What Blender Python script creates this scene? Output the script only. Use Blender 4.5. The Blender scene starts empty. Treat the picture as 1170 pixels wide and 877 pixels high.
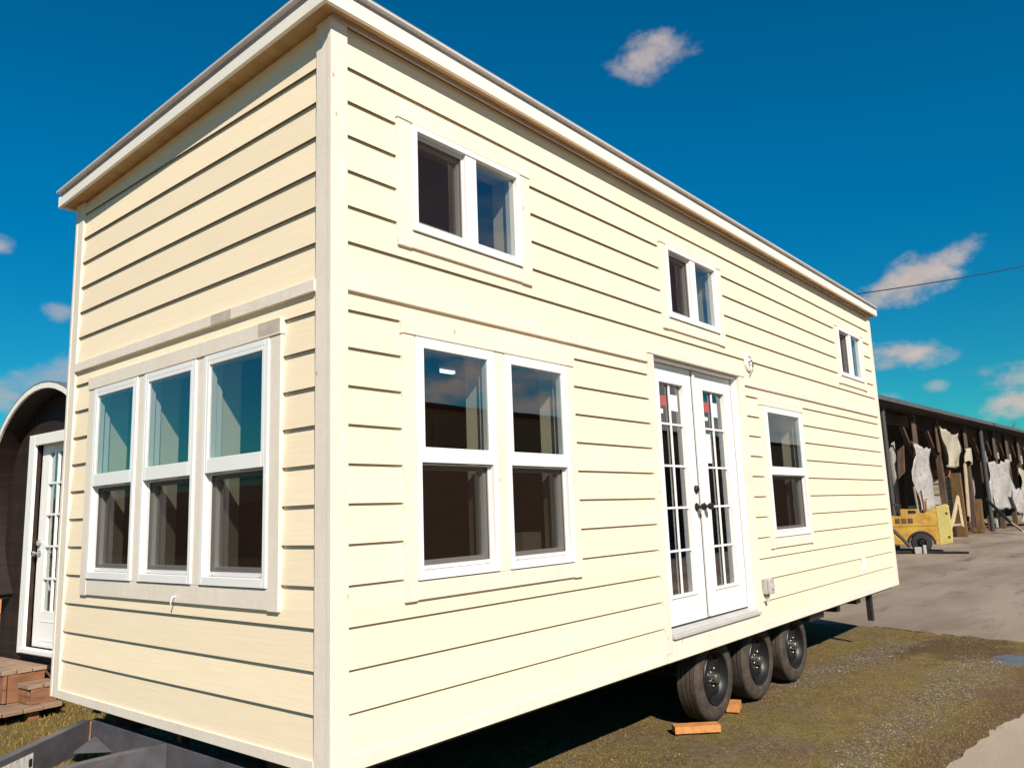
import bpy, bmesh, math, random
from mathutils import Vector, Matrix, noise
random.seed(7)
R = math.radians
C = bpy.data.collections.new('scene_collection'); bpy.context.scene.collection.children.link(C)
scn = bpy.context.scene

# ------------------------------------------------------------------ camera frame
CAM = Vector((-2.1548, -2.8351, 1.6375))
YAW, PIT, ROL, FPX = .6927, .1631, -.0369, 897.93
FW = Vector((math.cos(PIT)*math.cos(YAW), math.cos(PIT)*math.sin(YAW), math.sin(PIT)))
R0 = Vector((math.sin(YAW), -math.cos(YAW), 0)); U0 = R0.cross(FW)
RT = math.cos(ROL)*R0 + math.sin(ROL)*U0
UP = -math.sin(ROL)*R0 + math.cos(ROL)*U0
def ray(px, py): return FW + RT*((px-585)/FPX) - UP*((py-438.5)/FPX)
def on_plane(px, py, p0, n):
    d = ray(px, py); return CAM + d*((p0-CAM).dot(n)/d.dot(n))
def on_ground(px, py, z=0): return on_plane(px, py, Vector((0,0,z)), Vector((0,0,1)))

# ------------------------------------------------------------------ materials
def nodes(m):
    m.use_nodes = True
    return m.node_tree.nodes, m.node_tree.links
def mat(name, col, rough=.6, metal=0., bump=0., bscale=(20,20,20), var=0., vscale=(3,3,3), col2=None, spec=.5,
        island=0., fine=0., fscale=60, detail=4, coat=0., thresh=None, spots=None):
    """Principled surface: base colour mixed with a second colour by noise, optional per-board variation and bump."""
    m = bpy.data.materials.new(name); N, L = nodes(m)
    b = N['Principled BSDF']; b.inputs['Roughness'].default_value = rough; b.inputs['Metallic'].default_value = metal
    b.inputs['Specular IOR Level'].default_value = spec
    if coat: b.inputs['Coat Weight'].default_value = coat
    tc = N.new('ShaderNodeTexCoord')
    def nz(scale, det=detail, rg=.6):
        mp = N.new('ShaderNodeMapping'); mp.inputs['Scale'].default_value = scale
        L.new(tc.outputs['Object'], mp.inputs['Vector'])
        n = N.new('ShaderNodeTexNoise'); n.inputs['Scale'].default_value = 1; n.inputs['Detail'].default_value = det
        n.inputs['Roughness'].default_value = rg
        L.new(mp.outputs['Vector'], n.inputs['Vector']); return n.outputs['Fac']
    c1 = (*col, 1); c2 = (*(col2 or tuple(x*(1-var) for x in col)), 1)
    out = None
    if var or col2:
        mx = N.new('ShaderNodeMix'); mx.data_type = 'RGBA'
        mx.inputs['A'].default_value = c1; mx.inputs['B'].default_value = c2
        mr = N.new('ShaderNodeMapRange')
        lo, hi = thresh or (.35, .68)
        mr.inputs['From Min'].default_value = lo; mr.inputs['From Max'].default_value = hi
        L.new(nz(vscale), mr.inputs['Value']); L.new(mr.outputs['Result'], mx.inputs['Factor']); out = mx.outputs['Result']
    if fine:
        mx = N.new('ShaderNodeMix'); mx.data_type = 'RGBA'; mx.blend_type = 'MULTIPLY'; mx.inputs['Factor'].default_value = 1
        if out: L.new(out, mx.inputs['A'])
        else: mx.inputs['A'].default_value = c1
        mr = N.new('ShaderNodeMapRange'); mr.inputs['From Min'].default_value = .3; mr.inputs['From Max'].default_value = .7
        mr.inputs['To Min'].default_value = 1-fine; mr.inputs['To Max'].default_value = 1+fine*.6
        L.new(nz((fscale,)*3 if not isinstance(fscale, tuple) else fscale, 3), mr.inputs['Value'])
        cb = N.new('ShaderNodeCombineColor')
        for k in ('Red','Green','Blue'): L.new(mr.outputs['Result'], cb.inputs[k])
        L.new(cb.outputs['Color'], mx.inputs['B']); out = mx.outputs['Result']
    if island:
        g = N.new('ShaderNodeNewGeometry'); mr = N.new('ShaderNodeMapRange')
        mr.inputs['To Min'].default_value = 1-island; mr.inputs['To Max'].default_value = 1+island*.5
        L.new(g.outputs['Random Per Island'], mr.inputs['Value'])
        mx = N.new('ShaderNodeMix'); mx.data_type = 'RGBA'; mx.blend_type = 'MULTIPLY'; mx.inputs['Factor'].default_value = 1
        if out: L.new(out, mx.inputs['A'])
        else: mx.inputs['A'].default_value = c1
        cb = N.new('ShaderNodeCombineColor')
        for k in ('Red','Green','Blue'): L.new(mr.outputs['Result'], cb.inputs[k])
        L.new(cb.outputs['Color'], mx.inputs['B']); out = mx.outputs['Result']
    if spots:   # sparse knots / filled nail heads
        sc, sz, scol = spots
        mp = N.new('ShaderNodeMapping'); mp.inputs['Scale'].default_value = sc; L.new(tc.outputs['Object'], mp.inputs['Vector'])
        v = N.new('ShaderNodeTexVoronoi'); v.inputs['Scale'].default_value = 1; L.new(mp.outputs['Vector'], v.inputs['Vector'])
        mr = N.new('ShaderNodeMapRange'); mr.inputs['From Min'].default_value = sz; mr.inputs['From Max'].default_value = sz*.4
        mr.inputs['To Max'].default_value = .75; L.new(v.outputs['Distance'], mr.inputs['Value'])
        mx = N.new('ShaderNodeMix'); mx.data_type = 'RGBA'; L.new(mr.outputs['Result'], mx.inputs['Factor'])
        if out: L.new(out, mx.inputs['A'])
        else: mx.inputs['A'].default_value = c1
        mx.inputs['B'].default_value = (*scol,1); out = mx.outputs['Result']
    if out: L.new(out, b.inputs['Base Color'])
    else: b.inputs['Base Color'].default_value = c1
    if bump:
        bp = N.new('ShaderNodeBump'); bp.inputs['Strength'].default_value = bump; bp.inputs['Distance'].default_value = .01
        L.new(nz(bscale, 5), bp.inputs['Height']); L.new(bp.outputs['Normal'], b.inputs['Normal'])
    return m

M = {}
M['siding'] = mat('cream_siding', (.885,.735,.53), .6, bump=.10, bscale=(5,5,90), island=.05, fine=.04, fscale=(2.5,2.5,70), spec=.25, spots=((2.2,2.2,5.6),.02,(.55,.42,.28)))
M['lap_shade_edge'] = mat('lap_shade_board_edge', (.20,.15,.10), .9, var=.2, vscale=(30,30,30))  # dark tone on board undersides, strengthens the shadow lines of the laps
M['trim'] = mat('primed_trim', (.80,.71,.605), .6, bump=.12, bscale=(9,9,60), var=.08, vscale=(3,3,2), fine=.05, fscale=(40,40,12), spec=.3, spots=((9,9,4.5),.075,(.34,.22,.13)))
M['trim_patch'] = mat('bare_primer_patch', (.56,.47,.39), .7, bump=.2, bscale=(30,30,60), var=.2, vscale=(12,12,25))
M['fascia'] = mat('white_fascia', (.84,.78,.69), .5, bump=.08, bscale=(8,8,60), var=.06, vscale=(3,3,6))
M['soffit'] = mat('plywood_soffit', (.55,.36,.18), .7, bump=.2, bscale=(4,4,60), col2=(.42,.24,.10), vscale=(4,9,9), fine=.1, fscale=(3,50,50))
M['soffit_edge'] = mat('grey_edge_board', (.45,.39,.36), .7, var=.2)
M['vinyl'] = mat('white_vinyl', (.84,.83,.81), .35, var=.04, vscale=(2,2,2))
M['vinyl_grey'] = mat('sash_track_vinyl', (.62,.60,.60), .4)
M['door'] = mat('white_door_paint', (.83,.82,.80), .4, var=.05, vscale=(3,3,2), bump=.03, bscale=(30,30,6))
M['drip'] = mat('galvanised_drip_edge', (.70,.68,.67), .4, metal=.15, var=.1)
M['sill'] = mat('aluminium_sill', (.50,.485,.475), .45, var=.15)
M['roof'] = mat('grey_membrane_roof', (.22,.22,.23), .8, var=.2)
M['inside'] = mat('interior_panelling', (.40,.20,.10), .6, bump=.1, bscale=(3,3,30), var=.3, vscale=(2,2,8))
M['return'] = mat('painted_window_return', (.68,.60,.47), .6, var=.05)
M['floorboard'] = mat('interior_floorboards', (.22,.10,.055), .45, var=.4, vscale=(3,14,3), bump=.1, bscale=(3,40,3))
M['steel'] = mat('grey_painted_steel', (.105,.10,.115), .42, var=.35, vscale=(7,7,7), fine=.12, fscale=30, bump=.06, bscale=(90,90,90))
M['black'] = mat('black_painted_steel', (.022,.021,.022), .45, var=.3, vscale=(8,8,8))
M['rust'] = mat('weld_rust', (.30,.17,.09), .7, var=.5, vscale=(40,40,40))
M['label'] = mat('printed_label', (.75,.73,.72), .4, col2=(.5,.5,.5), vscale=(60,60,20), thresh=(.5,.6))
M['tyre'] = mat('tyre_rubber', (.040,.034,.030), .8, col2=(.088,.066,.050), vscale=(9,9,9), bump=.15, bscale=(70,70,70), fine=.25, fscale=35, spec=.3)
M['blacktyre'] = mat('black_tyre', (.022,.020,.020), .7, var=.4, vscale=(8,8,8))
M['rim'] = mat('black_rim', (.012,.012,.013), .42, var=.2, spec=.35)
M['chrome'] = mat('bright_hub_metal', (.62,.61,.59), .32, metal=1, var=.2)
M['bronze'] = mat('oil_rubbed_bronze', (.035,.028,.024), .35, metal=.5, var=.2)
M['box_grey'] = mat('grey_outlet_cover', (.48,.45,.44), .3, var=.2, vscale=(20,20,20))
M['white_plastic'] = mat('white_plastic', (.82,.80,.80), .4, var=.03)
M['red'] = mat('red_sticker', (.42,.10,.09), .5, var=.15, vscale=(20,20,20))
M['paper'] = mat('paper_sticker', (.82,.81,.78), .6, col2=(.62,.6,.58), vscale=(20,20,90), thresh=(.55,.62))
M['lumber'] = mat('fresh_lumber', (.62,.27,.085), .6, bump=.12, bscale=(6,50,50), col2=(.48,.19,.06), vscale=(3,30,30), fine=.1, fscale=(5,80,80))
M['lumber_end'] = mat('lumber_end_grain', (.70,.46,.20), .7, var=.2, vscale=(30,30,30))
M['cardboard'] = mat('pale_carton', (.70,.62,.45), .7, var=.1)
M['darkwood'] = mat('dark_stained_cladding', (.013,.0045,.003), .7, bump=.3, bscale=(5,5,50), col2=(.05,.015,.006), vscale=(1.2,1.2,14), thresh=(.5,.8), island=.3)
M['darkroof'] = mat('cabin_roof_metal', (.20,.20,.22), .45, metal=.3, var=.2)
M['step'] = mat('weathered_step_boards', (.36,.245,.165), .75, bump=.35, bscale=(8,40,40), col2=(.24,.15,.10), vscale=(4,16,16), fine=.2, fscale=(10,70,70), island=.2)
M['redwood'] = mat('red_step_riser', (.30,.135,.07), .7, bump=.25, bscale=(8,40,40), col2=(.17,.075,.04), vscale=(4,16,16), island=.2)
M['oldpost'] = mat('weathered_post', (.12,.072,.048), .8, bump=.4, bscale=(40,40,5), col2=(.06,.038,.028), vscale=(8,8,1.5), fine=.2, fscale=(50,50,8))
M['mossypost'] = mat('mossy_post', (.19,.105,.03), .8, bump=.4, bscale=(40,40,5), col2=(.09,.05,.02), vscale=(8,8,1.5), fine=.2, fscale=(50,50,8))
M['shedroof'] = mat('shed_roof_edge', (.10,.105,.12), .6, metal=.1, var=.25)
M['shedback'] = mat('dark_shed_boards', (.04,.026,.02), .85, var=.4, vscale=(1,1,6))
M['tarp'] = mat('dirty_white_tarp', (.37,.345,.33), .6, bump=.4, bscale=(6,6,4), col2=(.16,.14,.125), vscale=(2.0,4,5.5), thresh=(.56,.78), fine=.22, fscale=5)
M['canvas'] = mat('pale_canvas', (.42,.37,.28), .7, bump=.4, bscale=(5,5,2), var=.25, vscale=(2,2,1))
M['panel'] = mat('grey_white_panel', (.38,.355,.33), .6, var=.3, vscale=(3,3,3))
M['ply'] = mat('bare_plank', (.50,.38,.24), .7, var=.25, vscale=(6,6,2))
M['pipe'] = mat('dark_downpipe', (.05,.05,.054), .6, var=.3)
M['block'] = mat('pale_block', (.50,.44,.33), .8, bump=.2, bscale=(20,20,20), var=.2, vscale=(6,6,10), island=.15)
M['terracotta'] = mat('terracotta', (.42,.16,.07), .8, var=.25)
M['yellow'] = mat('yellow_machine_paint', (.60,.38,.055), .55, col2=(.38,.19,.03), vscale=(2.2,2.2,3.5), fine=.2, fscale=20, coat=.1)
M['paleyellow'] = mat('faded_yellow_paint', (.56,.46,.15), .5, var=.15, vscale=(3,3,3), fine=.1, fscale=15)
M['concrete'] = mat('concrete_lump', (.45,.42,.39), .85, bump=.4, bscale=(20,20,20), var=.3, vscale=(9,9,9))
M['pad'] = None
M['bark'] = mat('bare_bark', (.11,.08,.06), .85, var=.3, vscale=(6,6,2))
M['barn'] = mat('brown_barn_boards', (.62,.26,.11), .8, bump=.3, bscale=(30,30,4), var=.35, vscale=(12,12,1))
M['leaf'] = mat('dark_foliage', (.05,.065,.022), .7, var=.5, vscale=(.6,.6,.6))

def glass(name, gain, tint, base):
    m = bpy.data.materials.new(name); N, L = nodes(m); N.clear()
    o = N.new('ShaderNodeOutputMaterial'); t = N.new('ShaderNodeBsdfTransparent'); g = N.new('ShaderNodeBsdfGlossy')
    t.inputs['Color'].default_value = (*tint,1); g.inputs['Roughness'].default_value = 0.0
    g.inputs['Color'].default_value = (.95,.97,1,1)
    f = N.new('ShaderNodeLayerWeight'); f.inputs['Blend'].default_value = .5
    pw = N.new('ShaderNodeMath'); pw.operation = 'POWER'; pw.inputs[1].default_value = 5; L.new(f.outputs['Facing'], pw.inputs[0])
    # the faintest waviness, so that reflections are not a perfect mirror
    tc = N.new('ShaderNodeTexCoord'); n = N.new('ShaderNodeTexNoise'); n.inputs['Scale'].default_value = 2.2; n.inputs['Detail'].default_value = 1
    bp = N.new('ShaderNodeBump'); bp.inputs['Strength'].default_value = .06; bp.inputs['Distance'].default_value = .01
    L.new(tc.outputs['Object'], n.inputs['Vector']); L.new(n.outputs['Fac'], bp.inputs['Height']); L.new(bp.outputs['Normal'], g.inputs['Normal'])
    k = N.new('ShaderNodeMath'); k.operation = 'MULTIPLY_ADD'; k.inputs[1].default_value = gain; k.inputs[2].default_value = base; k.use_clamp = True
    mx = N.new('ShaderNodeMixShader'); L.new(pw.outputs[0], k.inputs[0]); L.new(k.outputs[0], mx.inputs[0])
    L.new(t.outputs[0], mx.inputs[1]); L.new(g.outputs[0], mx.inputs[2]); L.new(mx.outputs[0], o.inputs['Surface'])
    return m
M['glass'] = glass('window_glass', 1.0, (.66,.70,.68), .25)
def screen_mat():
    m = bpy.data.materials.new('insect_screen'); N, L = nodes(m); N.clear()
    o = N.new('ShaderNodeOutputMaterial'); t = N.new('ShaderNodeBsdfTransparent'); d = N.new('ShaderNodeBsdfDiffuse')
    d.inputs['Color'].default_value = (.022,.013,.010,1)
    mx = N.new('ShaderNodeMixShader'); mx.inputs[0].default_value = .62
    L.new(t.outputs[0], mx.inputs[1]); L.new(d.outputs[0], mx.inputs[2]); L.new(mx.outputs[0], o.inputs['Surface'])
    return m
M['screen'] = screen_mat()
def emit(name, col, s):
    m = bpy.data.materials.new(name); N, L = nodes(m)
    b = N['Principled BSDF']; b.inputs['Emission Color'].default_value = (*col,1); b.inputs['Emission Strength'].default_value = s
    return m
M['lamp'] = emit('lit_lamp', (1,.97,.93), 1.6)

# ------------------------------------------------------------------ mesh builder (world coordinates)
class MB:
    def __init__(s, f=None): s.v=[]; s.f=[]; s.mi=[]; s.map=f; s.cur=0
    def p(s, q):
        q = Vector(q); s.v.append(s.map(q) if s.map else q); return len(s.v)-1
    def face(s, ids): s.f.append(list(ids)); s.mi.append(s.cur)
    def quad(s, a,b,c,d): s.face([s.p(a),s.p(b),s.p(c),s.p(d)])
    def hexa(s, q):   # 8 corners: bottom 4 (ccw), top 4
        i = [s.p(x) for x in q]
        for a in ((0,3,2,1),(4,5,6,7),(0,1,5,4),(1,2,6,5),(2,3,7,6),(3,0,4,7)): s.face([i[k] for k in a])
    def box(s, a, b):
        x0,y0,z0 = a; x1,y1,z1 = b
        s.hexa([(x0,y0,z0),(x1,y0,z0),(x1,y1,z0),(x0,y1,z0),(x0,y0,z1),(x1,y0,z1),(x1,y1,z1),(x0,y1,z1)])
    def prism(s, pts, off):   # polygon extruded by a vector
        off = Vector(off); n = len(pts)
        a = [s.p(q) for q in pts]; b = [s.p(Vector(q)+off) for q in pts]
        s.face(a[::-1]); s.face(b)
        for i in range(n): s.face([a[i],a[(i+1)%n],b[(i+1)%n],b[i]])
    def tube(s, pts, rad, n=8, cap=True):
        pts = [Vector(q) for q in pts]; rings = []
        if not hasattr(rad,'__len__'): rad = [rad]*len(pts)
        for i,q in enumerate(pts):
            t = (pts[min(i+1,len(pts)-1)]-pts[max(i-1,0)]).normalized()
            u = t.cross(Vector((0,0,1)) if abs(t.z)<.9 else Vector((1,0,0))).normalized(); w = t.cross(u)
            rings.append([s.p(q+(u*math.cos(2*math.pi*k/n)+w*math.sin(2*math.pi*k/n))*rad[i]) for k in range(n)])
        for a,b in zip(rings, rings[1:]):
            for k in range(n): s.face([a[k],a[(k+1)%n],b[(k+1)%n],b[k]])
        if cap: s.face(rings[0][::-1]); s.face(rings[-1])
    def lathe(s, prof, o, ax, n=40):   # prof: (along axis, radius)
        o = Vector(o); ax = Vector(ax).normalized()
        u = ax.cross(Vector((0,0,1)) if abs(ax.z)<.9 else Vector((1,0,0))).normalized(); w = ax.cross(u)
        rings = [[s.p(o+ax*a+(u*math.cos(2*math.pi*k/n)+w*math.sin(2*math.pi*k/n))*max(r,1e-4)) for k in range(n)] for a,r in prof]
        for a,b in zip(rings, rings[1:]):
            for k in range(n): s.face([a[k],a[(k+1)%n],b[(k+1)%n],b[k]])
    def build(s, name, m, parent=None, bevel=0., smooth=None, recalc=True):
        me = bpy.data.meshes.new(name); me.from_pydata([tuple(q) for q in s.v], [], s.f)
        for mm in (m if isinstance(m,(list,tuple)) else [m]): me.materials.append(mm)
        for pl, k in zip(me.polygons, s.mi): pl.material_index = k
        if recalc:
            bm = bmesh.new(); bm.from_mesh(me); bmesh.ops.recalc_face_normals(bm, faces=bm.faces); bm.to_mesh(me); bm.free()
        if smooth is not None:
            for pl in me.polygons: pl.use_smooth = True
            if smooth: me.set_sharp_from_angle(angle=R(smooth))
        o = bpy.data.objects.new(name, me); C.objects.link(o)
        if parent:
            o.parent = parent; o.matrix_parent_inverse = world(parent).inverted()
        if bevel:
            b = o.modifiers.new('bevel','BEVEL'); b.width = bevel; b.segments = 2; b.limit_method = 'ANGLE'; b.angle_limit = R(50)
        return o
def world(o):
    m = o.matrix_basis.copy()
    if o.parent: m = world(o.parent) @ o.matrix_parent_inverse @ m
    return m
def tag(o, label=None, cat=None, group=None, kind=None):
    if label: o['label'] = label
    if cat: o['category'] = cat
    if group: o['group'] = group
    if kind: o['kind'] = kind
    return o
def thing(name, loc, label, cat, group=None):
    o = bpy.data.objects.new(name, None); C.objects.link(o); o.location = loc; o.empty_display_size = .2
    return tag(o, label, cat, group)
def node(name, loc, parent):
    o = bpy.data.objects.new(name, None); C.objects.link(o); o.location = loc
    o.parent = parent; o.matrix_parent_inverse = world(parent).inverted(); return o

# ------------------------------------------------------------------ the tiny house
HL, HW, ZB = 8.595, 2.85, .592
SLP = -.045
def zsof(y): return 4.03 + SLP*y
TH = .17
LAPS_UP = [3.985] + [3.808-.177*k for k in range(6)]
BAND = (2.683, 2.741)
LAPS_LO = [2.594-.177*k for k in range(11)]
house = thing('tiny_house', (HL/2, HW/2, 0), 'cream lap sided tiny house on a triple axle trailer, with white windows and french doors', 'tiny house')
def fl(q): return Vector((q.x, -q.y, q.z))              # wall coords (u along wall, d outward, z) on the long wall
def fs(q): return Vector((-q.y, q.x, q.z))              # on the short wall
def fe(q): return Vector((HL+q.y, q.x, q.z))            # far end
def fr(q): return Vector((q.x, HW+q.y, q.z))            # rear
# sizes were taken on the wall plane; features standing proud of it by d are nearer the viewer, so shift them accordingly
def cl(a,b,c,d,t): k=t/2.8351; return (a+(-2.1548-a)*k, b+(-2.1548-b)*k, c+(1.6375-c)*k, d+(1.6375-d)*k)
def cs(a,b,c,d,t): k=t/2.1548; return (a+(-2.8351-a)*k, b+(-2.8351-b)*k, c+(1.6375-c)*k, d+(1.6375-d)*k)
LWIN = [(.515,1.115,1.335,2.538),(1.205,1.803,1.335,2.538)]
SMW = (4.925,5.85,1.335,2.54)
LOFT = [(.515,1.41,3.095,3.685),(3.214,4.104,3.095,3.685),(7.335,8.225,3.095,3.685)]
DOOR = (2.838,4.335,.765,2.748)
SWIN = [(.505,1.122,1.33,2.54),(1.207,1.815,1.33,2.54),(1.90,2.51,1.33,2.54)]
LWIN=[cl(*o,.039) for o in LWIN]; SMW=cl(*SMW,.039); LOFT=[cl(*o,.039) for o in LOFT]; SWIN=[cs(*o,.039) for o in SWIN]
open_l = LWIN+[SMW]+LOFT+[DOOR]; open_s = SWIN
cas_l = {'liv':(.43,1.878,1.243,2.617),'small':(4.823,5.9,1.241,2.609),
         'loft0':(.414,1.502,2.997,3.776),'loft1':(3.115,4.201,2.997,3.776),'loft2':(7.24,8.325,2.997,3.776)}
cas_s = {'tri':(.403,2.588,1.229,2.622)}
cas_l={k:cl(*v,.033) for k,v in cas_l.items()}; cas_s={k:cs(*v,.033) for k,v in cas_s.items()}
cut_l = [(a+.012,b-.012,c+.012,d-.012) for a,b,c,d in cas_l.values()] + [(2.787,4.423,.5,2.80)]
cut_s = [(a+.012,b-.012,c+.012,d-.012) for a,b,c,d in cas_s.values()]

def spans(u0, u1, cuts):
    out = [(u0,u1)]
    for a,b in cuts:
        nw = []
        for s,e in out:
            if b<=s or a>=e: nw.append((s,e)); continue
            if a>s: nw.append((s,a))
            if b<e: nw.append((b,e))
        out = nw
    return out
def core(mb, u0,u1,z0,zt, openings):
    """structural wall slab with real openings; zt is a function of u"""
    us = sorted({u0,u1,*[o[0] for o in openings],*[o[1] for o in openings]})
    us = [u for u in us if u0<=u<=u1]
    for a,b in zip(us,us[1:]):
        cs = [(o[2],o[3]) for o in openings if o[0]<=a+1e-6 and o[1]>=b-1e-6]
        for s,e in spans(z0, 10, cs):
            if e<10: mb.box((a,-TH,s),(b,0,e))
            else:
                t0,t1 = zt(a),zt(b)
                mb.hexa([(a,-TH,s),(b,-TH,s),(b,0,s),(a,0,s),(a,-TH,t0),(b,-TH,t1),(b,0,t1),(a,0,t0)])
def boards(mb, u0,u1, lines, ztop, cuts, top_fn=None):
    """lap boards: lines are the bottom edges from the top down"""
    tb, tt = .019, .004
    tops = [ztop]+lines[:-1]
    for zb,zt in zip(lines,tops):
        zs = sorted({zb,zt,*[c[2] for c in cuts if zb<c[2]<zt],*[c[3] for c in cuts if zb<c[3]<zt]})
        for za,zc in zip(zs,zs[1:]):
            da = tb+(tt-tb)*min(1,(za-zb)/(.178)); dc = tb+(tt-tb)*min(1,(zc-zb)/(.178))
            row = int(round(zb*100)) % 7
            jts = [(j-.0012, j+.0012) for j in (1.1+row*.47, 4.6+((row*3)%7)*.33, 7.0+((row*5)%7)*.18)] if u1-u0>4 else []
            for s,e in spans(u0,u1,[(c[0],c[1]) for c in cuts if c[2]<=za+1e-6 and c[3]>=zc-1e-6]+jts):
                g = .0
                if top_fn and zt==ztop:
                    t0,t1 = top_fn(s),top_fn(e)
                else: t0=t1=zc
                k0=len(mb.f); mb.hexa([(s,0,za),(e,0,za),(e,da,za),(s,da,za),(s,0,t0),(e,0,t1),(e,dc,t1),(s,dc,t0)])
                mb.mi[k0]=3      # raw bottom edge of a board, coloured dark to deepen the lap shadow
def wall(f, ulen, openings, cuts, end0, end1, topf, zt0):
    mc = MB(f)
    core(mc, (0 if f in (fl,fr) else TH), (ulen if f in (fl,fr) else ulen-TH), ZB, topf, openings)
    mc.cur = 1
    for o in [q for q in openings if q!=DOOR]:   # painted returns lining each opening, a hair proud of the slab
        a,b,c,d = o; e=.004; i0,i1=-TH-.012,-.045
        mc.box((a,i0,c),(a+e,i1,d)); mc.box((b-e,i0,c),(b,i1,d)); mc.box((a+e,i0,c),(b-e,i1,c+e)); mc.box((a+e,i0,d-e),(b-e,i1,d))
    mc.cur = 2
    boards(mc, end0, ulen-end1, LAPS_UP[1:]+[BAND[1]-.004], zt0, cuts, topf)
    boards(mc, end0, ulen-end1, LAPS_LO+[ZB+.05], BAND[0]+.004, cuts)
    return mc
wl = wall(fl, HL, open_l, cut_l, .06, .06, lambda u: 4.02, 4.02).build('wall', [M['inside'],M['return'],M['siding'],M['lap_shade_edge']], house)
ws = wall(fs, HW, open_s, cut_s, .08, .08, lambda u: zsof(u)-.005, 3.95).build('wall', [M['inside'],M['return'],M['siding'],M['lap_shade_edge']], house)
we = wall(fe, HW, [], [], .08, .08, lambda u: zsof(u)-.005, 3.95).build('wall', [M['inside'],M['return'],M['siding'],M['lap_shade_edge']], house)
wr = wall(fr, HL, [], [], .06, .06, lambda u: zsof(HW)-.005, zsof(HW)-.005).build('wall', [M['inside'],M['return'],M['siding'],M['lap_shade_edge']], house)

# corner boards: an L of two boards at each corner
CD = .030
def corner(x, y, sx, sy):
    m = MB(); zt = zsof(y)-.004
    # long-side leg, then the short-side leg butting against it
    m.box((min(x-sx*CD, x+sx*.068), min(y-sy*CD,y-sy*.002), ZB),(max(x-sx*CD, x+sx*.068), max(y-sy*CD,y-sy*.002), zt))
    m.box((min(x-sx*(CD-.003),x-sx*.002), min(y-sy*.001,y+sy*.089), ZB),(max(x-sx*(CD-.003),x-sx*.002), max(y-sy*.001,y+sy*.089), zt))
    return m.build('corner_board', M['trim'], house, bevel=.002)
corner(0,0,1,1); corner(HL,0,-1,1); corner(0,HW,1,-1); corner(HL,HW,-1,-1)
def trim_strip(f, u0,u1,z0,z1,d, name, m=None):
    b = MB(f); b.box((u0,.001,z0),(u1,d,z1)); return b.build(name, m or M['trim'], house, bevel=.0015)
trim_strip(fl,.07,2.774,*BAND,.031,'belly_band'); trim_strip(fl,4.437,HL-.07,*BAND,.031,'belly_band')
trim_strip(fs,.091,HW-.091,*BAND,.034,'belly_band')
for f,u1 in ((fe,HW-.091),(fr,HL-.07)): trim_strip(f,.091,u1,*BAND,.031,'belly_band')
trim_strip(fl,.07,2.774,ZB,.655,.026,'skirt_board'); trim_strip(fl,4.437,HL-.07,ZB,.655,.026,'skirt_board')
trim_strip(fs,.091,HW-.091,ZB,.643,.028,'skirt_board'); trim_strip(fe,.091,HW-.091,ZB,.643,.028,'skirt_board'); trim_strip(fr,.07,HL-.07,ZB,.643,.028,'skirt_board')
# bare primer patches on the short wall's trim
for (u0,u1,z0,z1,d) in ((.80,1.0,BAND[0]+.002,BAND[1]-.002,.0352),(.355,.54,2.537,2.606,.0382)):
    b = MB(fs); b.box((u0,d-.002,z0),(u1,d,z1)); b.build('primer_patch', M['trim_patch'], house)

# roof: soffit, fascia, edge board, drip edge and membrane
OV = .09
m = MB(); y0,y1,x0,x1 = -OV, HW+OV, -OV-.014, HL+OV
def slab(mb, xa,ya,xb,yb, d0,d1):
    mb.hexa([(xa,ya,zsof(ya)+d0),(xb,ya,zsof(ya)+d0),(xb,yb,zsof(yb)+d0),(xa,yb,zsof(yb)+d0),
             (xa,ya,zsof(ya)+d1),(xb,ya,zsof(ya)+d1),(xb,yb,zsof(yb)+d1),(xa,yb,zsof(yb)+d1)])
slab(m,x0,y0,x1,y1,0,.02); m.build('soffit', M['soffit'], house)
m = MB()
FT = .062
slab(m,x0-.02,y0-.02,x1+.02,y0,-.014,FT); slab(m,x0-.02,y1,x1+.02,y1+.02,-.014,FT)
slab(m,x0-.02,y0,x0,y1,-.014,FT-.012); slab(m,x1,y0,x1+.02,y1,-.014,FT-.012)
m.build('fascia', M['fascia'], house, bevel=.002)
m = MB(); slab(m,x0-.008,y0-.008,x1+.008,y1+.008,FT-.02,FT+.032); m.build('roof_edge_board', M['soffit_edge'], house)
m = MB(); slab(m,x0-.034,y0-.034,x1+.034,y1+.034,FT+.032,FT+.046); m.build('drip_edge', M['drip'], house, bevel=.003)
m = MB(); slab(m,x0-.028,y0-.028,x1+.028,y1+.028,FT+.046,FT+.056); m.build('roof', M['roof'], house)
# small moulding between soffit and siding
m = MB(fl); m.box((-.028,.0305,zsof(0)-.022),(HL+.028,.045,zsof(0)-.001)); m.build('soffit_moulding', M['soffit_edge'], house)

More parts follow.
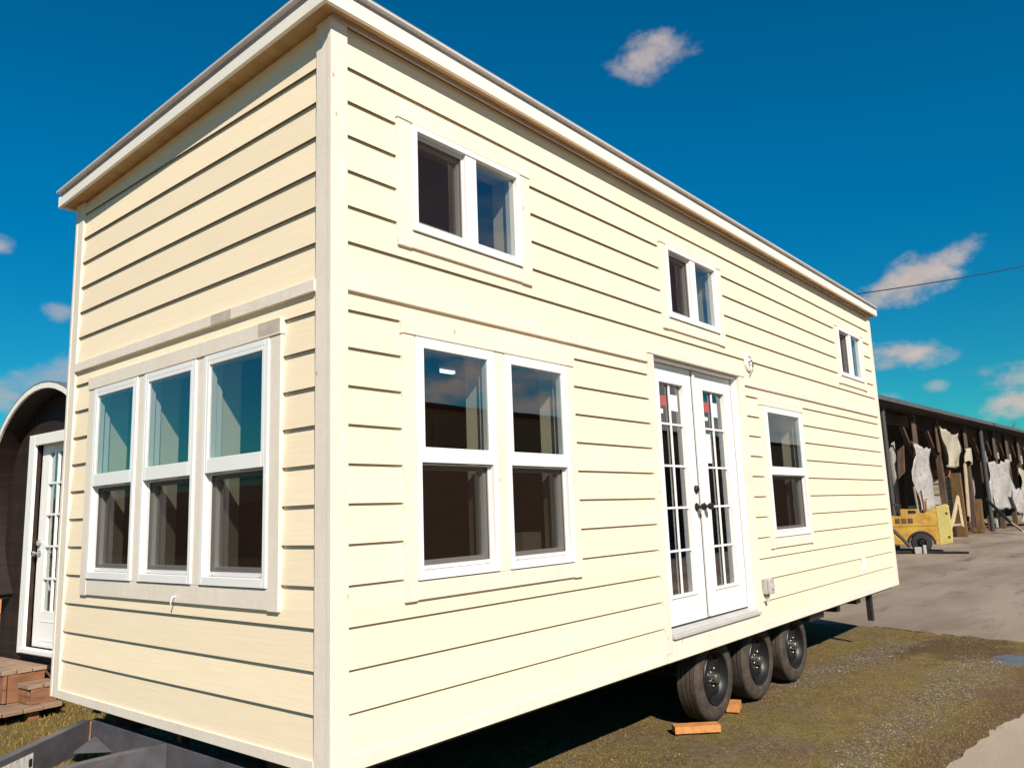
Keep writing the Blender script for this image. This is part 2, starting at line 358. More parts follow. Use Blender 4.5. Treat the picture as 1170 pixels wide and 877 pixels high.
# windows -------------------------------------------------------------
def ring(mb, a,b,c,d, w, d0,d1, wb=None, wt=None):
    wb = wb or w; wt = wt or w
    mb.box((a,d0,c),(a+w,d1,d)); mb.box((b-w,d0,c),(b,d1,d)); mb.box((a+w,d0,c),(b-w,d1,c+wb)); mb.box((a+w,d0,d-wt),(b-w,d1,d))
def hung(f, o):
    a,b,c,d = o
    e=.006; a+=e;b-=e;c+=e;d-=e
    m = MB(f)
    ring(m,a-.004,b+.004,c-.004,d+.004,.030,-.055,.039, wb=.042)
    zm = 1.935
    w = m.build('window', M['vinyl'], house, bevel=.002)
    # upper sash (front) with meeting rail, lower sash set back
    s = MB(f); ring(s,a+.026,b-.026,zm-.035,d-.026,.024,-.010,.0385, wb=.075, wt=.022); s.build('sash', M['vinyl'], w, bevel=.002)
    s = MB(f); ring(s,a+.026,b-.026,c+.038,zm-.037,.036,-.050,-.012, wb=.045, wt=.03); s.build('sash', M['vinyl'], w, bevel=.002)
    s = MB(f); s.quad((a+.048,.029,zm+.038),(b-.048,.029,zm+.038),(b-.048,.029,d-.046),(a+.048,.029,d-.046)); s.build('pane', M['glass'], w)
    s = MB(f); s.quad((a+.060,-.034,c+.08),(b-.060,-.034,c+.08),(b-.060,-.034,zm-.065),(a+.060,-.034,zm-.065)); s.build('pane', M['glass'], w)
    s = MB(f); ring(s,a+.028,b-.028,c+.04,zm-.038,.013,-.006,.008, wb=.02, wt=.008); s.build('screen_frame', M['vinyl_grey'], w, bevel=.0015)
    s = MB(f); s.quad((a+.04,0,c+.058),(b-.04,0,c+.058),(b-.04,0,zm-.045),(a+.04,0,zm-.045)); s.build('insect_screen', M['screen'], w)
    for u in (a+.07, b-.09): s = MB(f); s.box((u,.008,c+.046),(u+.022,.011,c+.056)); s.build('latch', M['vinyl_grey'], w)
    return w
def slider(f, o):
    a,b,c,d = o; m = MB(f)
    e=.006; a+=e;b-=e;c+=e;d-=e
    ring(m,a-.004,b+.004,c-.004,d+.004,.032,-.055,.043, wb=.045)
    mid = (a+b)/2
    m.box((mid-.035,-.02,c+.041),(mid+.052,.036,d-.028))
    w = m.build('window', M['vinyl'], house, bevel=.002)
    s = MB(f); ring(s,a+.030,mid-.032,c+.042,d-.030,.014,-.006,.012,wt=.02); s.build('screen_frame', M['vinyl_grey'], w, bevel=.0015)
    s = MB(f); s.quad((a+.04,.004,c+.052),(mid-.044,.004,c+.052),(mid-.044,.004,d-.045),(a+.04,.004,d-.045)); s.build('insect_screen', M['screen'], w)
    s = MB(f); ring(s,a+.030,mid-.02,c+.042,d-.030,.035,-.048,-.012); s.build('sash', M['vinyl'], w, bevel=.002)
    s = MB(f); s.quad((a+.06,-.034,c+.07),(mid-.05,-.034,c+.07),(mid-.05,-.034,d-.06),(a+.06,-.034,d-.06)); s.build('pane', M['glass'], w)
    s = MB(f); s.quad((mid+.045,.010,c+.036),(b-.026,.010,c+.036),(b-.026,.010,d-.026),(mid+.045,.010,d-.026)); s.build('pane', M['glass'], w)
    return w
for o in LWIN: hung(fl,o)
hung(fl,SMW)
for o in SWIN: hung(fs,o)
for o in LOFT: slider(fl,o)
def casing(f, R4, holes, mulls=()):
    a,b,c,d = R4; m = MB(f); h0=min(h[0] for h in holes); h1=max(h[1] for h in holes); hc=holes[0][2]; hd=holes[0][3]
    e=.003
    m.box((a,.001,c),(h0-e,.032,hd+e)); m.box((h1+e,.001,c),(b,.032,hd+e))          # legs
    m.box((a-.006,.001,hd+e+.001),(b+.006,.038,d))                                   # head, a little longer and thicker
    m.box((h0-e+.001,.001,c+.004),(h1+e-.001,.030,hc-e))                             # bottom board
    for x,y in zip(holes,holes[1:]): m.box((x[1]+e,.001,hc-e+.001),(y[0]-e,.030,hd+e))
    return m.build('casing', M['trim'], house, bevel=.002)
casing(fl,cas_l['liv'],LWIN); casing(fl,cas_l['small'],[SMW])
for k,o in enumerate(LOFT): casing(fl,cas_l['loft%d'%k],[o])
casing(fs,cas_s['tri'],SWIN)
# a bent wire left sticking out of the short wall's casing
m = MB(fs); m.tube([(1.30,.028,1.268),(1.296,.042,1.272),(1.29,.05,1.262),(1.30,.052,1.240),(1.308,.046,1.225)],.004,6); m.build('wire_stub', M['white_plastic'], house)
m = MB(fs); m.tube([(.455,.03,1.86),(.452,.037,1.862),(.45,.040,1.845),(.452,.036,1.83)],.003,6); m.build('wire_stub', M['white_plastic'], house)

# french doors ---------------------------------------------------------
a,b,c,d = DOOR
m = MB(fl); J=.022
m.box((a+.004,-.105,c),(a+J,.0005,d-.004)); m.box((b-J,-.105,c),(b-.004,.0005,d-.004)); m.box((a+J,-.105,d-J),(b-J,.0005,d-.004))
m.box((a+J,-.104,d-J-.012),(b-J,-.085,d-J-.0005))
m.build('door_frame', M['door'], house, bevel=.002)
m = MB(fl)
m.box((2.775,.001,ZB+.06),(a+.012,.034,d)); m.box((b-.010,.001,c-.03),(4.436,.034,d)); m.box((2.769,.001,d+.001),(4.442,.040,2.815))
m.box((2.778,.001,ZB),(4.435,.030,c-.034))
m.build('casing', M['trim'], house, bevel=.002)
m = MB(fl); m.box((a+.002,-.168,c-.028),(b-.002,-.03,c+.022)); m.box((a+.03,.0352,c-.028),(b+.012,.05,c-.004)); m.box((a+J+.001,-.0295,c-.027),(b-J-.001,.0350,c+.012)); m.build('threshold', M['sill'], house, bevel=.003)
ZD0, ZD1 = c+.036, d-J-.007
def leaf(u0,u1):
    g0,g1,gz0,gz1 = u0+.165,u1-.150,1.007,2.578
    yo,yi = -.048,-.080
    m = MB(fl)
    m.box((u0,yi,ZD0),(g0,yo,ZD1)); m.box((g1,yi,ZD0),(u1,yo,ZD1)); m.box((g0,yi,ZD0),(g1,yo,gz0)); m.box((g0,yi,gz1),(g1,yo,ZD1))
    # raised bead round the glass and a bottom panel line
    ring(m,g0-.018,g1+.018,gz0-.018,gz1+.018,.018,yo,yo+.010)
    m.box((g0-.02,yo,gz0-.05),(g1+.02,yo+.003,gz0-.044))
    um = (g0+g1)/2
    m.box((um-.008,yo-.022,gz0),(um+.008,yo-.010,gz1))
    for z in (2.265,1.948,1.635,1.320):
        m.box((g0,yo-.020,z-.008),(um-.008,yo-.011,z+.008)); m.box((um+.008,yo-.020,z-.008),(g1,yo-.011,z+.008))
    o = m.build('door', M['door'], house, bevel=.002)
    s = MB(fl); s.quad((g0,yo-.028,gz0),(g1,yo-.028,gz0),(g1,yo-.028,gz1),(g0,yo-.028,gz1)); s.build('pane', M['glass'], o)
    return o,g0,g1,yo
LM = 3.577
dl,gl0,gl1,yo = leaf(a+J+.006, LM-.015); dr,gr0,gr1,_ = leaf(LM+.004, b-J-.014)
m = MB(fl); m.box((LM-.0145,-.10,ZD0),(LM+.0035,yo-.002,ZD1)); m.build('gap_shade_strip',M['black'],dl)  # black filler standing in for the shaded gap between the leaves
m = MB(fl); m.box((b-J-.0135,-.09,ZD0),(b-J-.0005,yo-.004,ZD1)); m.build('gap_shade_strip',M['black'],dr)  # same black filler for the shaded gap at the right jamb
m = MB(fl); m.box((a+J+.001,-.09,c+.0225),(b-J-.001,-.052,ZD0-.0005)); m.build('gap_shade_strip',M['black'],house)  # and for the dark line of shade under the doors
m = MB(fl); m.box((LM+.004,yo+.001,ZD0+.01),(LM+.034,yo+.014,ZD1-.01)); m.build('astragal', M['door'], dr, bevel=.002)
def sticker(o, u0,u1,z0,z1,mm):
    s = MB(fl); s.box((u0,yo-.0265,z0),(u1,yo-.0255,z1)); s.build('sticker', mm, o)
ul = (gl0+gl1)/2; ur = (gr0+gr1)/2
sticker(dl, gl0+.02,ul-.03,2.405,2.485,M['red']); sticker(dl, gl0+.03,gl0+.10,2.345,2.38,M['paper']); sticker(dl, ul+.03,ul+.145,2.375,2.50,M['paper'])
sticker(dr, gr0+.03,ur-.03,2.405,2.49,M['red']); sticker(dr, gr0+.03,ur-.07,2.335,2.365,M['paper']); sticker(dr, ur+.02,ur+.12,2.375,2.495,M['paper'])
sticker(dr, gr0+.05,ur-.05,1.985,2.225,M['paper'])
def knob(o,u,z,lever):
    s = MB(fl); s.lathe([(0,.0),(0,.032),(.008,.032),(.012,.026),(.014,.012),(.04,.011),(.045,.022),(.062,.029),(.078,.024),(.084,.0)] if lever else [(0,0),(0,.031),(.012,.030),(.02,.024),(.022,.0)],
        (u,yo,z),(0,1,0),20); s.build('handle', M['bronze'], o, smooth=40)
knob(dl,3.520,1.772,False); knob(dl,3.512,1.635,True); knob(dr,3.632,1.638,True)
# outlet box, junction box for a lamp, blank plate
dxo=-.105
m = MB(lambda q: fl(Vector((q.x+dxo,q.y,q.z+.012)))); m.box((4.59,.012,.868),(4.70,.055,1.0)); m.prism([(4.595,.055,.87),(4.695,.055,.87),(4.695,.055,.995),(4.595,.055,.995)],(0,.03,0))
m.tube([(4.645,.05,.93),(4.645,.095,.93)],.03,14); m.build('outlet_box', M['box_grey'], house, bevel=.008)
m = MB(lambda q: fl(Vector((q.x+dxo,q.y,q.z+.012)))); m.tube([(4.645,.03,.86),(4.645,.03,.80)],.022,10); m.build('conduit', M['box_grey'], house)
dxo=-.075
m = MB(lambda q: fl(Vector((q.x+dxo,q.y,q.z+.012)))); m.lathe([(.0,.0),(.0,.075),(.02,.075),(.024,.065),(.012,.06),(.012,0)],(4.66,.012,2.885),(0,1,0),28); jb = m.build('junction_box', M['white_plastic'], house, smooth=35)
m = MB(lambda q: fl(Vector((q.x+dxo,q.y,q.z+.012)))); m.tube([(4.66,.02,2.89),(4.65,.06,2.90),(4.63,.075,2.87),(4.64,.07,2.84)],.006,6); m.tube([(4.66,.02,2.88),(4.675,.05,2.86),(4.66,.06,2.82),(4.65,.03,2.76)],.004,6); m.build('wire', M['black'], jb)
m = MB(lambda q: fl(Vector((q.x+dxo,q.y,q.z+.012)))); m.box((7.345,.012,.845),(7.475,.022,.99)); m.build('cover_plate', M['white_plastic'], house, bevel=.003)

# interior: floor, lofts, lamps, ceiling
m = MB(); m.box((TH,TH,ZB),(HL-TH,HW-TH,.742)); m.build('floor', M['floorboard'], house)
for x0_,x1_ in ((TH,2.75),(7.6,HL-TH)): m = MB(); m.box((x0_,TH+.002,2.88),(x1_,HW-TH,2.98)); m.build('loft_floor', M['inside'], house)
for x0_,y0_ in ((2.2,1.6),(7.6,TH+.3)): m = MB(); m.box((x0_,y0_,.742),(x0_+.08,HW-TH,2.88)); m.build('partition', M['inside'], house)
for (x,y) in ((2.45,1.85),(.62,1.95)):
    m = MB(); m.box((x,y,2.855),(x+.27,y+.04,2.879)); m.build('ceiling_light', M['lamp'], house)
pq=on_plane(893,489,Vector((0,1.3,0)),Vector((0,1,0)))
for (x,y,z) in ((pq.x,pq.y,pq.z-.04),):
    m = MB(); m.lathe([(0,0),(0,.035),(.03,.045),(.06,.035),(.07,0)],(x,y,z),(0,0,1),16); m.build('pendant_lamp', M['lamp'], house); m=MB(); m.tube([(x,y,z+.07),(x,y,3.9)],.006,6); m.build('lamp_cord', M['black'], house)

# trailer ----------------------------------------------------------------
def channel(mb, p, q, h, fw, side, top):
    """C channel from p to q (top line), web h high, flange fw wide to the given side (unit vector)"""
    p=Vector(p); q=Vector(q); t=.010; s=Vector(side); dz=Vector((0,0,-1))
    def slabp(o0,o1,z0,z1):
        c=[p+s*o0+dz*z1,q+s*o0+dz*z1,q+s*o1+dz*z1,p+s*o1+dz*z1,p+s*o0+dz*z0,q+s*o0+dz*z0,q+s*o1+dz*z0,p+s*o1+dz*z0]
        mb.hexa(c)
    slabp(0,t,0,h); slabp(t,fw,0,t); slabp(t,fw,h-t,h)
m = MB()
for y,s in ((.62,1),(HW-.62,-1)): channel(m,(.1,y,.578),(HL-.1,y,.578),.15,.05,(0,s,0),0)
for x in (1.2,2.2,3.2,4.2,5.2,6.2,7.2,8.2): channel(m,(x,.63,.572),(x,HW-.63,.572),.10,.05,(1,0,0),0)
m.box((.1,.03,.562),(HL-.1,.09,.581)); m.box((.1,HW-.09,.562),(HL-.1,HW-.03,.581))
m.box((5.7,.05,.50),(6.1,.62,.56)); m.box((6.5,.05,.50),(6.6,.62,.56)); m.box((7.15,.05,.51),(7.3,.62,.56))
m.build('trailer_frame', M['black'], house)
m = MB(); m.box((.1,.09,.574),(HL-.1,HW-.09,.5815)); m.build('underside', M['black'], house)
ZT=.50
hx=.03
m = MB(); channel(m,(hx,2.40,ZT),(hx,.45,ZT),.165,.05,(1,0,0),0); m.build('header_channel', M['steel'], house, bevel=.002)
CP = Vector((-1.75,1.44,ZT))
def rail(p,q,side):
    m = MB(); channel(m,p,q,.165,.055,side,0); return m.build('tongue_rail', M['steel'], house, bevel=.003)
A0=Vector((hx-.003,2.385,ZT+.002)); A1=Vector((-.80,1.745,ZT+.002)); 
def perp(p,q): 
    v=(q-p).normalized(); return Vector((-v.y,v.x,0))
ra = rail(A0,A1+(A1-A0)*.45,-perp(A0,A1))
B0=Vector((hx-.003,1.44,ZT+.004)); B1=Vector((-1.55,1.50,ZT+.004)); rail(B0,B1,-perp(B0,B1))
D0=Vector((hx-.003,.50,ZT+.002)); D1=Vector((-1.15,1.36,ZT+.002)); rail(D0,D1,-perp(D0,D1))
m = MB(); m.box((-1.95,1.40,ZT-.15),(-1.5,1.52,ZT+.03)); m.build('coupler', M['steel'], house, bevel=.01)
# gusset and weld where the rail meets the header
m = MB(); m.prism([(hx-.012,2.30,ZT-.09),(hx-.02,2.06,ZT-.13),(hx-.16,2.22,ZT-.13)],(0,0,.01)); m.build('gusset', M['steel'], house)
m = MB(); m.tube([(hx-.01,2.368,ZT-.005),(hx-.012,2.368,ZT-.08),(hx-.014,2.366,ZT-.15)],.006,6); m.build('weld_bead', M['rust'], house)
v=(A1-A0).normalized(); pn=perp(A0,A1)
# label on the inner web of the left rail (faces the camera side)
nin = pn if pn.y<0 else -pn
m = MB(); base=A0+v*.545; 
def lab(mb,s0,s1,z0,z1,off):
    p=base+v*s0+nin*off; q=base+v*s1+nin*off
    mb.hexa([p+Vector((0,0,z0)),q+Vector((0,0,z0)),q+Vector((0,0,z0))+nin*.0015,p+Vector((0,0,z0))+nin*.0015,p+Vector((0,0,z1)),q+Vector((0,0,z1)),q+Vector((0,0,z1))+nin*.0015,p+Vector((0,0,z1))+nin*.0015])
lab(m,0,.36,-.115,-.035,.0015); m.build('printed_label', M['label'], ra)
m = MB(); lab(m,.01,.035,-.10,-.06,.0035)
m.build('label_mark', M['black'], ra)

def wheel(x, yface, sgn):
    """tyre whose outer face is at yface; sgn points outward along y"""
    zc=.325; o = node('wheel',(x,yface,zc),house); r=.325; w=.205; ax=(0,sgn,0)
    m = MB(); P=[(-w+.01,.205),(-w,.25),(-w+.01,.29),(-w+.03,.312)]
    for k in range(4):
        b0=-w+.035+k*.036; P += [(b0,r-.002),(b0+.028,r-.001),(b0+.029,r-.015),(b0+.035,r-.015)]
    P += [(-.028,r-.004),(-.012,.309),(-.001,.285),(.003,.262),(.002,.255),(.004,.25),(.001,.232),(-.006,.212),(-.014,.204),(-.05,.200),(-w+.01,.200)]
    m.lathe(P,(x,yface,zc),ax,64); m.build('tyre', M['tyre'], o, smooth=35)
    m = MB(); m.lathe([(-w+.02,.199),(-.02,.199),(-.004,.207),(.002,.203),(-.004,.193),(-.035,.185),(-.055,.17),(-.052,.15),(-.035,.125),(-.03,.095),(-.04,.06),(-.04,.0)],(x,yface,zc),ax,48)
    # punched hand holes as raised dark pads between spokes
    m.build('rim', M['rim'], o, smooth=40)
    m = MB()
    for k in range(6):
        m=MB(); t=k*math.pi/3+.3; c=Vector((x+math.cos(t)*.066,yface-sgn*.034,zc+math.sin(t)*.066)); m.lathe([(0,.0),(0,.009),(.012,.008),(.016,.004),(.016,0)],c,ax,8)
        m.build('lug_nut', M['chrome'], o, smooth=40)
    for k in range(8):
        t=k*math.pi/4; 
        q=[]; m=MB()
        for (dr,dt) in ((.142,-.16),(.142,.16),(.170,.13),(.170,-.13)):
            q.append((x+math.cos(t+dt)*dr,yface-sgn*(.047 if dr<.15 else .0525),zc+math.sin(t+dt)*dr))
        m.prism(q,(0,sgn*.004,0)); m.build('hand_hole', M['black'], o)
    m = MB(); m.lathe([(-.04,.042),(-.002,.040),(.014,.033),(.020,.014),(.020,0)],(x,yface,zc),ax,24); m.build('hub_cap', M['chrome'], o, smooth=40)
    return o
for x in (3.742,4.575,5.408):
    wheel(x,.10,-1); wheel(x,HW-.10,1)
    m = MB(); m.tube([(x,.25,.325),(x,HW-.25,.325)],.038,12); m.build('axle', M['black'], house)
m = MB()
for x in (3.742,4.575,5.408):
    for y in (.55,HW-.55): m.tube([(x-.36,y,.42),(x-.15,y,.39),(x,y,.365),(x+.15,y,.39),(x+.36,y,.42)],.022,6)
m.build('leaf_spring', M['black'], house)
for x,y in ((7.68,.07),(7.68,HW-.07),(.6,.5),(.6,HW-.5)):
    m = MB(); m.box((x-.03,y-.03,.27 if y in (.07,HW-.07) else .05),(x+.03,y+.03,.575)); m.build('jack_leg', M['black'], house, bevel=.004)

# lumber chocks and the carton inside
def lump(name, cx, cy, rz, l, w, h, label, cat, group=None):
    T=Matrix.Translation((cx,cy,0))@Matrix.Rotation(rz,4,'Z')
    m = MB(lambda q: T@q)
    m.box((-l/2,-w/2,.001),(l/2,w/2,h)); m.cur=1
    m.quad((l/2+.0005,-w/2+.003,.004),(l/2+.0005,w/2-.003,.004),(l/2+.0005,w/2-.003,h-.003),(l/2+.0005,-w/2+.003,h-.003))
    return tag(m.build(name,[M['lumber'],M['lumber_end']]),label,cat,group)
p1 = on_ground(797,831); p2 = on_ground(842,809)
lump('lumber_chock', 3.40, .125, R(-47), .34, .10, .05, 'orange lumber offcut lying against the front of the nearest trailer wheel', 'lumber chock','lumber offcuts at the wheels')
lump('lumber_chock', 4.13, .16, R(18), .18, .10, .06, 'short orange lumber offcut between the first and second trailer wheels', 'lumber chock','lumber offcuts at the wheels')
m = MB(); ca_=on_plane(598,630,Vector((0,.24,0)),Vector((0,1,0))); cb_=on_plane(618,607,Vector((0,.24,0)),Vector((0,1,0)))
m.box((ca_.x,.24,1.361),(cb_.x,.34,max(1.5,cb_.z))); m.box((ca_.x,.239,1.45),(cb_.x,.2395,1.457)); 
cart = tag(m.build('carton', M['cardboard']),'small pale carton standing behind the right lower pane of the double window','carton')
m = MB(); m.box((1.22,.18,1.30),(1.78,.40,1.36)); m.build('window_shelf', M['return'], house)

# ------------------------------------------------------------------ ground
def road_edge(y):   # x at which the pavement starts
    pts=[(-60,7.4),(-6,8.1),(-1.28,8.58),(-.5,8.76),(.43,9.03),(1.17,9.05),(6,9.3),(12,9.9),(60,14)]
    for (a,b),(c,d) in zip(pts,pts[1:]):
        if a<=y<=c: return b+(d-b)*(y-a)/(c-a)
    return 8
def pad_edge(x):
    pts=[(-60,-1.0),(0,-1.35),(3.47,-1.54),(4.4,-1.60),(5.12,-1.72),(6.4,-2.3),(7.2,-3.6),(7.6,-6),(7.8,-60)]
    for (a,b),(c,d) in zip(pts,pts[1:]):
        if a<=x<=c: return b+(d-b)*(x-a)/(c-a)
    return -99
def axis(lo,hi,step,far):
    v=[]; x=lo
    while x<=hi: v.append(x); x+=step
    s=step; x=hi
    while x<far: s*=1.35; x+=s; v.append(x)
    s=step; x=lo
    while x>-far: s*=1.35; x-=s; v.append(x)
    return sorted(v)
def in_puddle(x,y):
    return ((x-7.55)/.42)**2+((y+1.27)/.22)**2 + .5*noise.noise(Vector((x*2.5,y*2.5,3)))
def gz(x,y):
    n = noise.noise(Vector((x*.9,y*.9,.3)))*.012+noise.noise(Vector((x*3.1,y*3.1,5)))*.007+noise.noise(Vector((x*9,y*9,2)))*.003
    z = -.014+n
    if x>5: 
        e=abs(x-road_edge(max(-59,min(59,y))))
        if e<.45: z += (.45-e)/.45*(.017+.014*noise.noise(Vector((x*6,y*6,8))))
    e=abs(y-pad_edge(x))
    if e<.35: z += (.35-e)/.35*(.021+.014*noise.noise(Vector((x*6,y*6,8))))
    if (x<-4.5 or x>13 or abs(y)>9): z=-.02
    d = in_puddle(x,y)
    if d<2.2: z -= .026*max(0,1-d/2.2)
    return min(z,.014)
xs=axis(-4,12,.085,900); ys=axis(-4,9,.085,900)
m = MB()
for y in ys:
    for x in xs: m.v.append(Vector((x,y,gz(x,y))))
nx=len(xs)
m.f=[[j*nx+i,j*nx+i+1,(j+1)*nx+i+1,(j+1)*nx+i] for j in range(len(ys)-1) for i in range(nx-1)]; m.mi=[0]*len(m.f)
def ground_mat():
    mt = bpy.data.materials.new('dirt_moss_gravel'); N,L = nodes(mt); b=N['Principled BSDF']; b.inputs['Roughness'].default_value=.95; b.inputs['Specular IOR Level'].default_value=.15
    g=N.new('ShaderNodeNewGeometry')
    def nz(s,d=5,rg=.6,off=0):
        mp=N.new('ShaderNodeMapping'); mp.inputs['Location'].default_value=(off,off*.7,0); L.new(g.outputs['Position'],mp.inputs['Vector'])
        n=N.new('ShaderNodeTexNoise'); n.inputs['Scale'].default_value=s; n.inputs['Detail'].default_value=d; n.inputs['Roughness'].default_value=rg; L.new(mp.outputs['Vector'],n.inputs['Vector']); return n.outputs['Fac']
    def mr(v,a,c,t0=0,t1=1):
        q=N.new('ShaderNodeMapRange'); q.inputs['From Min'].default_value=a; q.inputs['From Max'].default_value=c; q.inputs['To Min'].default_value=t0; q.inputs['To Max'].default_value=t1; L.new(v,q.inputs['Value']); return q.outputs['Result']
    def mix(f,A,B,bt='MIX'):
        q=N.new('ShaderNodeMix'); q.data_type='RGBA'; q.blend_type=bt
        if hasattr(f,'node'): L.new(f,q.inputs['Factor'])
        else: q.inputs['Factor'].default_value=f
        for k,v in (('A',A),('B',B)):
            if hasattr(v,'node'): L.new(v,q.inputs[k])
            else: q.inputs[k].default_value=(*v,1)
        return q.outputs['Result']
    dirt=mix(mr(nz(2.3),.35,.65),(.235,.15,.082),(.35,.25,.165))
    dirt=mix(mr(nz(14,4,.7,4),.4,.7),dirt,(.13,.075,.04))
    moss=mix(mr(nz(7,4,.6,9),.35,.65),(.235,.185,.028),(.33,.25,.07))
    f=mr(nz(1.1,6,.7,20),.38,.62)
    c=mix(f,dirt,moss)
    # grey gravelly streaks
    st=mix(mr(nz(60,2,.5,2),.4,.6),(.16,.135,.115),(.38,.33,.28))
    c=mix(mr(nz(1.5,5,.7,33),.57,.68,0,.6),c,st)
    # wet mud by the puddle and bare dirt along the concrete pad (stains with a shape of their own)
    sp=N.new('ShaderNodeSeparateXYZ'); L.new(g.outputs['Position'],sp.inputs[0])
    def ma(op,a_,b_):
        q=N.new('ShaderNodeMath'); q.operation=op
        for k,v in ((0,a_),(1,b_)):
            if hasattr(v,'node'): L.new(v,q.inputs[k])
            else: q.inputs[k].default_value=v
        return q.outputs[0]
    dx=ma('MULTIPLY',ma('SUBTRACT',sp.outputs['X'],7.9),.75); dy=ma('MULTIPLY',ma('ADD',sp.outputs['Y'],.75),1.1)
    rr=ma('SQRT',ma('ADD',ma('MULTIPLY',dx,dx),ma('MULTIPLY',dy,dy)),0)
    rr=ma('ADD',rr,ma('MULTIPLY',ma('SUBTRACT',nz(3,5,.65,3),.5),1.6))
    c=mix(mr(rr,.75,.45,0,.8),c,(.10,.058,.028))
    ee=ma('ADD',ma('ADD',sp.outputs['Y'],ma('MULTIPLY',sp.outputs['X'],.06)),ma('MULTIPLY',ma('SUBTRACT',nz(4,5,.65,14),.5),.7))
    c=mix(mr(ee,-.98,-1.2,0,.8),c,(.185,.11,.06))
    # fine grit
    c=mix(mr(nz(38,4,.7,51),.52,.66,0,.55),c,(.085,.05,.025))
    c=mix(mr(nz(120,2,.6),.35,.7,.0,.75),c,(.06,.038,.022))
    c=mix(mr(nz(210,2,.6,7),.62,.72,0,.7),c,(.38,.34,.29))
    L.new(c,b.inputs['Base Color'])
    bp=N.new('ShaderNodeBump'); bp.inputs['Strength'].default_value=.9; bp.inputs['Distance'].default_value=.03; L.new(nz(42,7,.8),bp.inputs['Height']); L.new(bp.outputs['Normal'],b.inputs['Normal'])
    return mt
tag(m.build('ground', ground_mat(), smooth=0, recalc=False), kind='structure')

def pave_mat(name, c1, c2, c3):
    mt = bpy.data.materials.new(name); N,L = nodes(mt); b=N['Principled BSDF']; b.inputs['Roughness'].default_value=.9; b.inputs['Specular IOR Level'].default_value=.2
    g=N.new('ShaderNodeNewGeometry')
    def nz(s,d=5,rg=.6,sc=(1,1,1)):
        mp=N.new('ShaderNodeMapping'); mp.inputs['Scale'].default_value=sc; L.new(g.outputs['Position'],mp.inputs['Vector'])
        n=N.new('ShaderNodeTexNoise'); n.inputs['Scale'].default_value=s; n.inputs['Detail'].default_value=d; n.inputs['Roughness'].default_value=rg; L.new(mp.outputs['Vector'],n.inputs['Vector']); return n.outputs['Fac']
    def mix(v,a,c,A,B,top=1):
        q=N.new('ShaderNodeMapRange'); q.inputs['From Min'].default_value=a; q.inputs['From Max'].default_value=c; q.inputs['To Max'].default_value=top; L.new(v,q.inputs['Value'])
        x=N.new('ShaderNodeMix'); x.data_type='RGBA'; L.new(q.outputs['Result'],x.inputs['Factor'])
        for k,vv in (('A',A),('B',B)):
            if hasattr(vv,'node'): L.new(vv,x.inputs[k])
            else: x.inputs[k].default_value=(*vv,1)
        return x.outputs['Result']
    c=mix(nz(.5,5,.6,(.5,1.4,1)),.38,.62,c1,c2)
    c=mix(nz(1.1,6,.7,(.35,1.8,1)),.56,.68,c,c3,.8)
    c=mix(nz(.23,4,.6,(.3,1.2,1)),.60,.66,c,c3,.6)
    c=mix(nz(90,2,.5),.35,.8,c,tuple(x*.45 for x in c1),.6)
    L.new(c,b.inputs['Base Color'])
    bp=N.new('ShaderNodeBump'); bp.inputs['Strength'].default_value=.4; bp.inputs['Distance'].default_value=.01; L.new(nz(70,5,.7),bp.inputs['Height']); L.new(bp.outputs['Normal'],b.inputs['Normal'])
    return mt
def strip(name, mt, ptsA, ptsB, z):
    m=MB(); n=len(ptsA)
    a=[m.p((x,y,z)) for x,y in ptsA]; b=[m.p((x,y,z)) for x,y in ptsB]
    for i in range(n-1): m.face([a[i],a[i+1],b[i+1],b[i]])
    c=[m.p((x,y,-.06)) for x,y in ptsA]
    for i in range(n-1): m.face([c[i],c[i+1],a[i+1],a[i]])
    return tag(m.build(name,mt),kind='structure')
yy=[-60+.0*i for i in range(1)]+[-20]+[-8+.05*i for i in range(int(20/.05)+1)]+[30,60]
jit=lambda y: .10*noise.noise(Vector((y*1.3,1,0)))+.05*noise.noise(Vector((y*5,7,0)))+.02*noise.noise(Vector((y*14,3,0)))
A=[(road_edge(max(-59,min(59,y)))+jit(y),y) for y in yy]
strip('pavement', pave_mat('worn_pavement',(.235,.18,.138),(.36,.29,.225),(.13,.09,.066)), A, [(420,y*7 if abs(y)>8 else y) for x,y in A], .006)
xx=[-20]+[-4+.05*i for i in range(int(11.4/.05)+1)]
Bp=[(x,pad_edge(x)+jit(x+50)*.6) for x in xx]
strip('concrete_pad', pave_mat('pale_concrete',(.33,.27,.205),(.40,.335,.265),(.24,.18,.13)), Bp, [(x,-9) for x,y in Bp], .010)
# puddle: a water sheet in the hollow, shaped by the ground round it
m=MB(); n=40; ring_=[]
for k in range(n):
    t=2*math.pi*k/n; ring_.append(m.p((7.55+.62*math.cos(t),-1.27+.26*math.sin(t),-.0315)))
m.face(ring_)
pm=mat('puddle_water',(.16,.125,.10),.12,spec=.35,var=.3,bump=.05,bscale=(4,4,4)); tag(m.build('puddle_water',pm),kind='structure')

